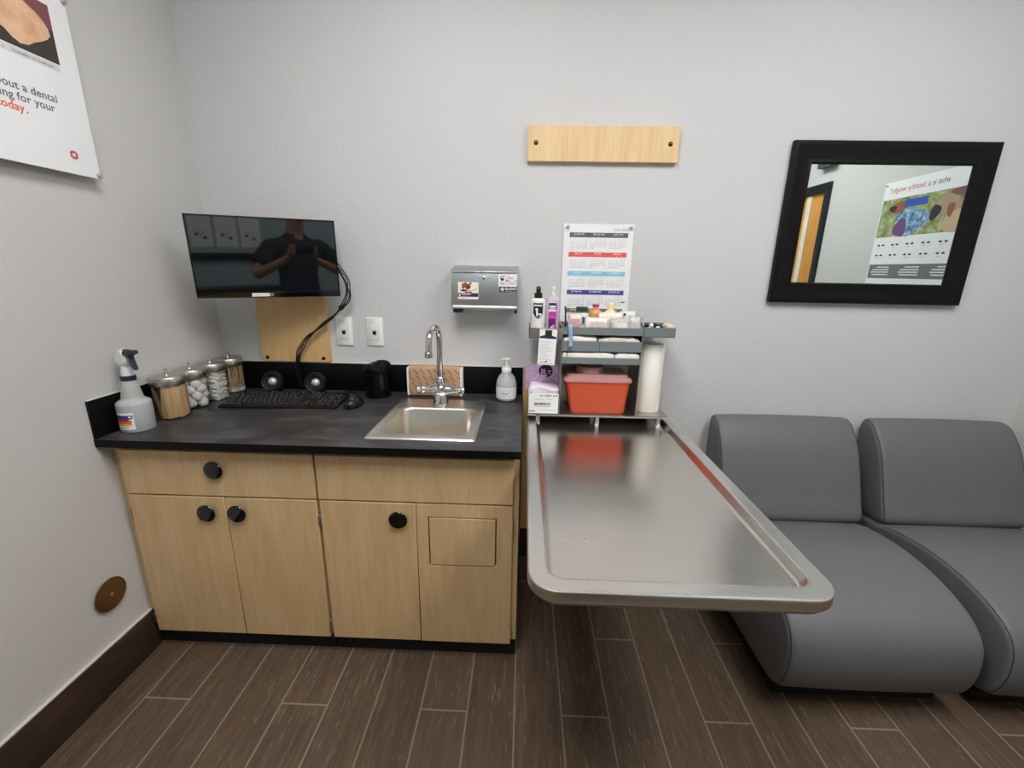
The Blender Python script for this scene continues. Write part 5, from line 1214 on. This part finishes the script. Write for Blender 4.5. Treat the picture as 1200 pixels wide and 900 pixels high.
def arm(s, sh, el, wr, pm_, side):
    n = 'L' if s < 0 else 'R'
    V[n + 'sh'] = (*sh, .062); V[n + 'ua'] = (*[(a * .55 + b * .45) for a, b in zip(sh, el)], .05); V[n + 'el'] = (*el, .041); V[n + 'fa'] = (*[(a * .62 + b * .38) for a, b in zip(el, wr)], .040); V[n + 'wr'] = (*wr, (.027, .023))
    V[n + 'pm'] = (*pm_, (.036, .017))
    Eg.extend([('chs', n + 'sh'), (n + 'sh', n + 'ua'), (n + 'ua', n + 'el'), (n + 'el', n + 'fa'), (n + 'fa', n + 'wr'), (n + 'wr', n + 'pm')])
# phone: landscape, its lens at the camera
pc = Vector((1.345, -1.853, 1.337))
arm(-1, (PX - .21, PY, 1.365), (PX - .37, PY + .07, 1.13), (1.235, -1.935, 1.265), (1.243, -1.885, 1.302), -1)
arm(1, (PX + .21, PY, 1.365), (PX + .37, PY + .07, 1.13), (1.462, -1.935, 1.265), (1.450, -1.885, 1.302), 1)
# five fingers each: four curl round the end of the phone, the thumb lies on its near side
for n, s, ex in (('L', 1, 1.2655), ('R', -1, 1.4245)):
    for k, (z, ln) in enumerate(((1.372, .9), (1.353, 1.0), (1.334, .95), (1.315, .8))):
        a = (ex - s * .020, -1.876 - .001 * k, z - .012, .0098); b_ = (ex - s * .0135, -1.852, z - .004, .0088); c_t = (ex + s * .008 * ln, -1.838, z - .002, .0078)
        V[f'{n}k{k}'] = a; V[f'{n}m{k}'] = b_; V[f'{n}t{k}'] = c_t; Eg += [(n + 'pm', f'{n}k{k}'), (f'{n}k{k}', f'{n}m{k}'), (f'{n}m{k}', f'{n}t{k}')]
    V[n + 'th0'] = (ex - s * .012, -1.903, 1.298, .0125); V[n + 'th1'] = (ex + s * .012, -1.892, 1.322, .0105); V[n + 'th2'] = (ex + s * .032, -1.873, 1.340, .0092)
    Eg += [(n + 'pm', n + 'th0'), (n + 'th0', n + 'th1'), (n + 'th1', n + 'th2')]
for s, n in ((-1, 'L'), (1, 'R')):
    V[n + 'hip'] = (PX + s * .095, PY, .88, (.088, .095)); V[n + 'kn'] = (PX + s * .115, PY + .02, .49, .058); V[n + 'cf'] = (PX + s * .118, PY, .34, .054); V[n + 'an'] = (PX + s * .12, PY - .02, .09, .036); V[n + 'ft'] = (PX + s * .135, PY + .13, .035, (.036, .025))
    Eg += [('pel', n + 'hip'), (n + 'hip', n + 'kn'), (n + 'kn', n + 'cf'), (n + 'cf', n + 'an'), (n + 'an', n + 'ft')]
skin('body', V, Eg, M['skin'], t, 'pel', 2)
sv = {'h0': (PX, PY, .80, (.170, .135)), 'h': (PX, PY, .95, (.175, .135)), 'w': (PX, PY, 1.10, (.175, .132)), 'c': (PX, PY + .004, 1.28, (.192, .135)), 'n': (PX, PY - .004, 1.43, (.11, .08)), 'n2': (PX, PY + .002, 1.478, (.074, .074))}
se = [('h0', 'h'), ('h', 'w'), ('w', 'c'), ('c', 'n'), ('n', 'n2')]
for s, n in ((-1, 'L'), (1, 'R')):
    sh = (PX + s * .205, PY, 1.365); el = (PX + s * .37, PY + .07, 1.13); q = [a * .25 + b * .75 for a, b in zip(sh, el)]
    sv[n + 's'] = (*sh, .085); sv[n + 'u'] = (*[(a * .6 + b * .4) for a, b in zip(sh, el)], .082); sv[n + 'c'] = (*q, .082); se += [('c', n + 's'), (n + 's', n + 'u'), (n + 'u', n + 'c')]
po = skin('polo_shirt', sv, se, M['polo'], t, 'h', 2)
tv = {'p': (PX, PY, .93, (.150, .116)), 'c': (PX, PY, .86, (.145, .112))}; te = [('p', 'c')]
for s, n in ((-1, 'L'), (1, 'R')):
    tv[n + 'h'] = (PX + s * .095, PY, .78, (.092, .1)); tv[n + 'k'] = (PX + s * .115, PY + .018, .49, .075); tv[n + 'a'] = (PX + s * .12, PY - .012, .08, .062); te += [('c', n + 'h'), (n + 'h', n + 'k'), (n + 'k', n + 'a')]
skin('trousers', tv, te, M['trouser'], t, 'p', 2)
for s in (-1, 1):
    m = MB(); x = PX + s * .13
    m.rings([[(x + w * math.cos(a), PY + .045 + l * math.sin(a), z) for a in [2 * PI * k / 20 for k in range(20)]] for w, l, z in ((.046, .140, .001), (.050, .146, .012), (.048, .140, .035), (.042, .110, .060))] + [[(x + .036 * math.cos(a), PY - .02 + .045 * math.sin(a), .10) for a in [2 * PI * k / 20 for k in range(20)]]], M['shoe']); m.build('shoe', t, sharp=60)
m = MB(); R = []
for z, w, d, o in ((1.585, .080, .060, -.045), (1.63, .088, .082, -.030), (1.675, .089, .094, -.012), (1.72, .077, .088, 0), (1.75, .047, .057, .005), (1.757, .01, .012, .005)): R.append([(PX + w * math.cos(a), PY + .012 + o + d * math.sin(a), z) for a in [2 * PI * k / 24 for k in range(24)]])
m.rings(R, M['hair']); m.build('hair', t, sharp=70)
m = MB()
for s in (-1, 1): m.ball((PX + s * .030, PY + .096, 1.638), (.012, .008, .008), M['white'], 14, 8)
for s in (-1, 1): m.ball((PX + s * .030, PY + .1025, 1.638), (.005, .003, .005), M['ink'], 12, 8)
m.build('eyes', t)
for s in (-1, 1):
    m = MB(); m.ball((PX + s * .082, PY + .008, 1.62), (.009, .020, .032), M['skin'], 14, 10); m.build('ear', t)
m = MB(); m.ball((PX, PY + .096, 1.562), (.024, .009, .006), plain('lips', '#a8655a', .5), 16, 8); m.build('mouth', t)
m = MB(); scribble(m, .045, .11, 0, .014, M['white_ink'], frame_M((PX, PY + .150, 1.335), (-1, 0, 0), (0, 0, 1)), 13); m.build('chest_lettering', po)
# phone
t = thing('smartphone', 'black smartphone held sideways in both hands by the person taking the picture', 'phone', pc)
X = Matrix.Translation((1.345, -1.8555, 1.345)) @ Matrix.Rotation(math.radians(-6), 4, 'X')
m = MB(); m.X = X; m.rings([[(x, y, z) for x, z in rrect(-.078 + i, -.037 + i, .078 - i, .037 - i, .010, 5)] for i, y in ((.002, -.004), (0, -.0025), (0, .0025), (.002, .004))], M['black_gloss']); m.build('case', t)
m = MB(); m.X = X; m.box(-.074, -.0044, -.033, .074, -.0039, .033, M['screen']); m.build('screen', t)
m = MB(); m.X = X
for x in (-.03, -.012): m.lathe([(.006, .004), (.006, .0052), (0, .0054)], (x, 0, .012), M['black_gloss'], 20, 'y')
m.build('lens', t)

# ------------------------------------------------------------------ far side of the room (reflected in the monitor)
for k, (x0, lab) in enumerate(((.72, 'white instruction sheet nearest the left wall, in the row opposite the monitor'), (.915, 'white instruction sheet second from the left wall, in the row opposite the monitor'), (1.11, 'white instruction sheet third from the left wall, in the row opposite the monitor'), (1.305, 'white instruction sheet farthest from the left wall, in the row opposite the monitor'))):
    t = thing('instruction_sheet', lab, 'sheet', (x0 + .08, YF, 1.31), 0, 'row of four instruction sheets'); y = YF + .004
    m = MB(); m.box(x0, YF + .001, 1.31, x0 + .172, y, 1.60, M['paper']); m.build('sheet', t)
    m = MB(); xc = x0 + .086
    for dx, dz in ((-.032, .0), (.03, -.025)): m.flat([(xc + dx + .014 * math.cos(a), y + .0006, 1.41 + dz + .013 * math.sin(a)) for a in [2 * PI * j / 14 for j in range(14)]], M['ink'])
    for dx in (-.02, .012): m.flat([(xc + dx, y + .0006, 1.45), (xc + dx + .003, y + .0006, 1.45), (xc + dx + .03, y + .0006, 1.375), (xc + dx + .027, y + .0006, 1.375)], M['dark_text'])
    m.build('diagram', t)
t = thing('wall_shelf', 'long dark wall shelf below the row of white instruction sheets', 'shelf', (.9, YF, 1.2))
m = MB(); m.box(.30, YF + .001, 1.235, 1.52, YF + .06, 1.262, M['black'], .002); m.box(.30, YF + .001, 1.205, 1.52, YF + .012, 1.235, M['black']); m.build('board', t)
for x in (.42, 1.40):
    m = MB(); m.prism([(YF + .001, 1.12), (YF + .001, 1.235), (YF + .055, 1.235), (YF + .05, 1.222), (YF + .015, 1.125)], x - .006, x + .006, M['black'], 'x'); m.build('bracket', t)
t = thing('low_cupboard', 'low maple cupboard with dark top against the wall opposite the sink', 'cupboard', (.85, YF + .12, 0))
m = MB(); m.box(.22, YF + .013, .002, 1.50, YF + .22, .94, M['maple_lt'], .002); m.build('body', t)
m = MB(); m.box(.20, YF + .013, .941, 1.52, YF + .235, .98, M['black'], .003); m.build('top', t)
for x0, x1 in ((.24, .648), (.656, 1.064), (1.072, 1.48)):
    m = MB(); m.box(x0, YF + .221, .09, x1, YF + .238, .925, M['maple_lt'], .0015); d = m.build('door', t)
    m = MB(); m.lathe([(.010, .0), (.009, .010), (.0235, .017), (.0262, .020), (.012, .029), (0, .0298)], ((x0 + x1) / 2, YF + .238, .84), M['black_gloss'], 24, 'y'); m.build('knob', d)
t = thing('wall_box', 'small dark grey box high on the right wall beside the door', 'wall box', (XR, -1.58, 2.09))
m = MB(); m.box(XR - .05, -1.66, 2.095, XR - .0005, -1.50, 2.17, plain('dark grey plastic', '#55595c', .5), .004); m.build('housing', t)
m = MB()
for k in range(4): m.box(XR - .0512, -1.645, 2.108 + k * .014, XR - .0498, -1.515, 2.113 + k * .014, M['ink'])
m.build('grille', t)
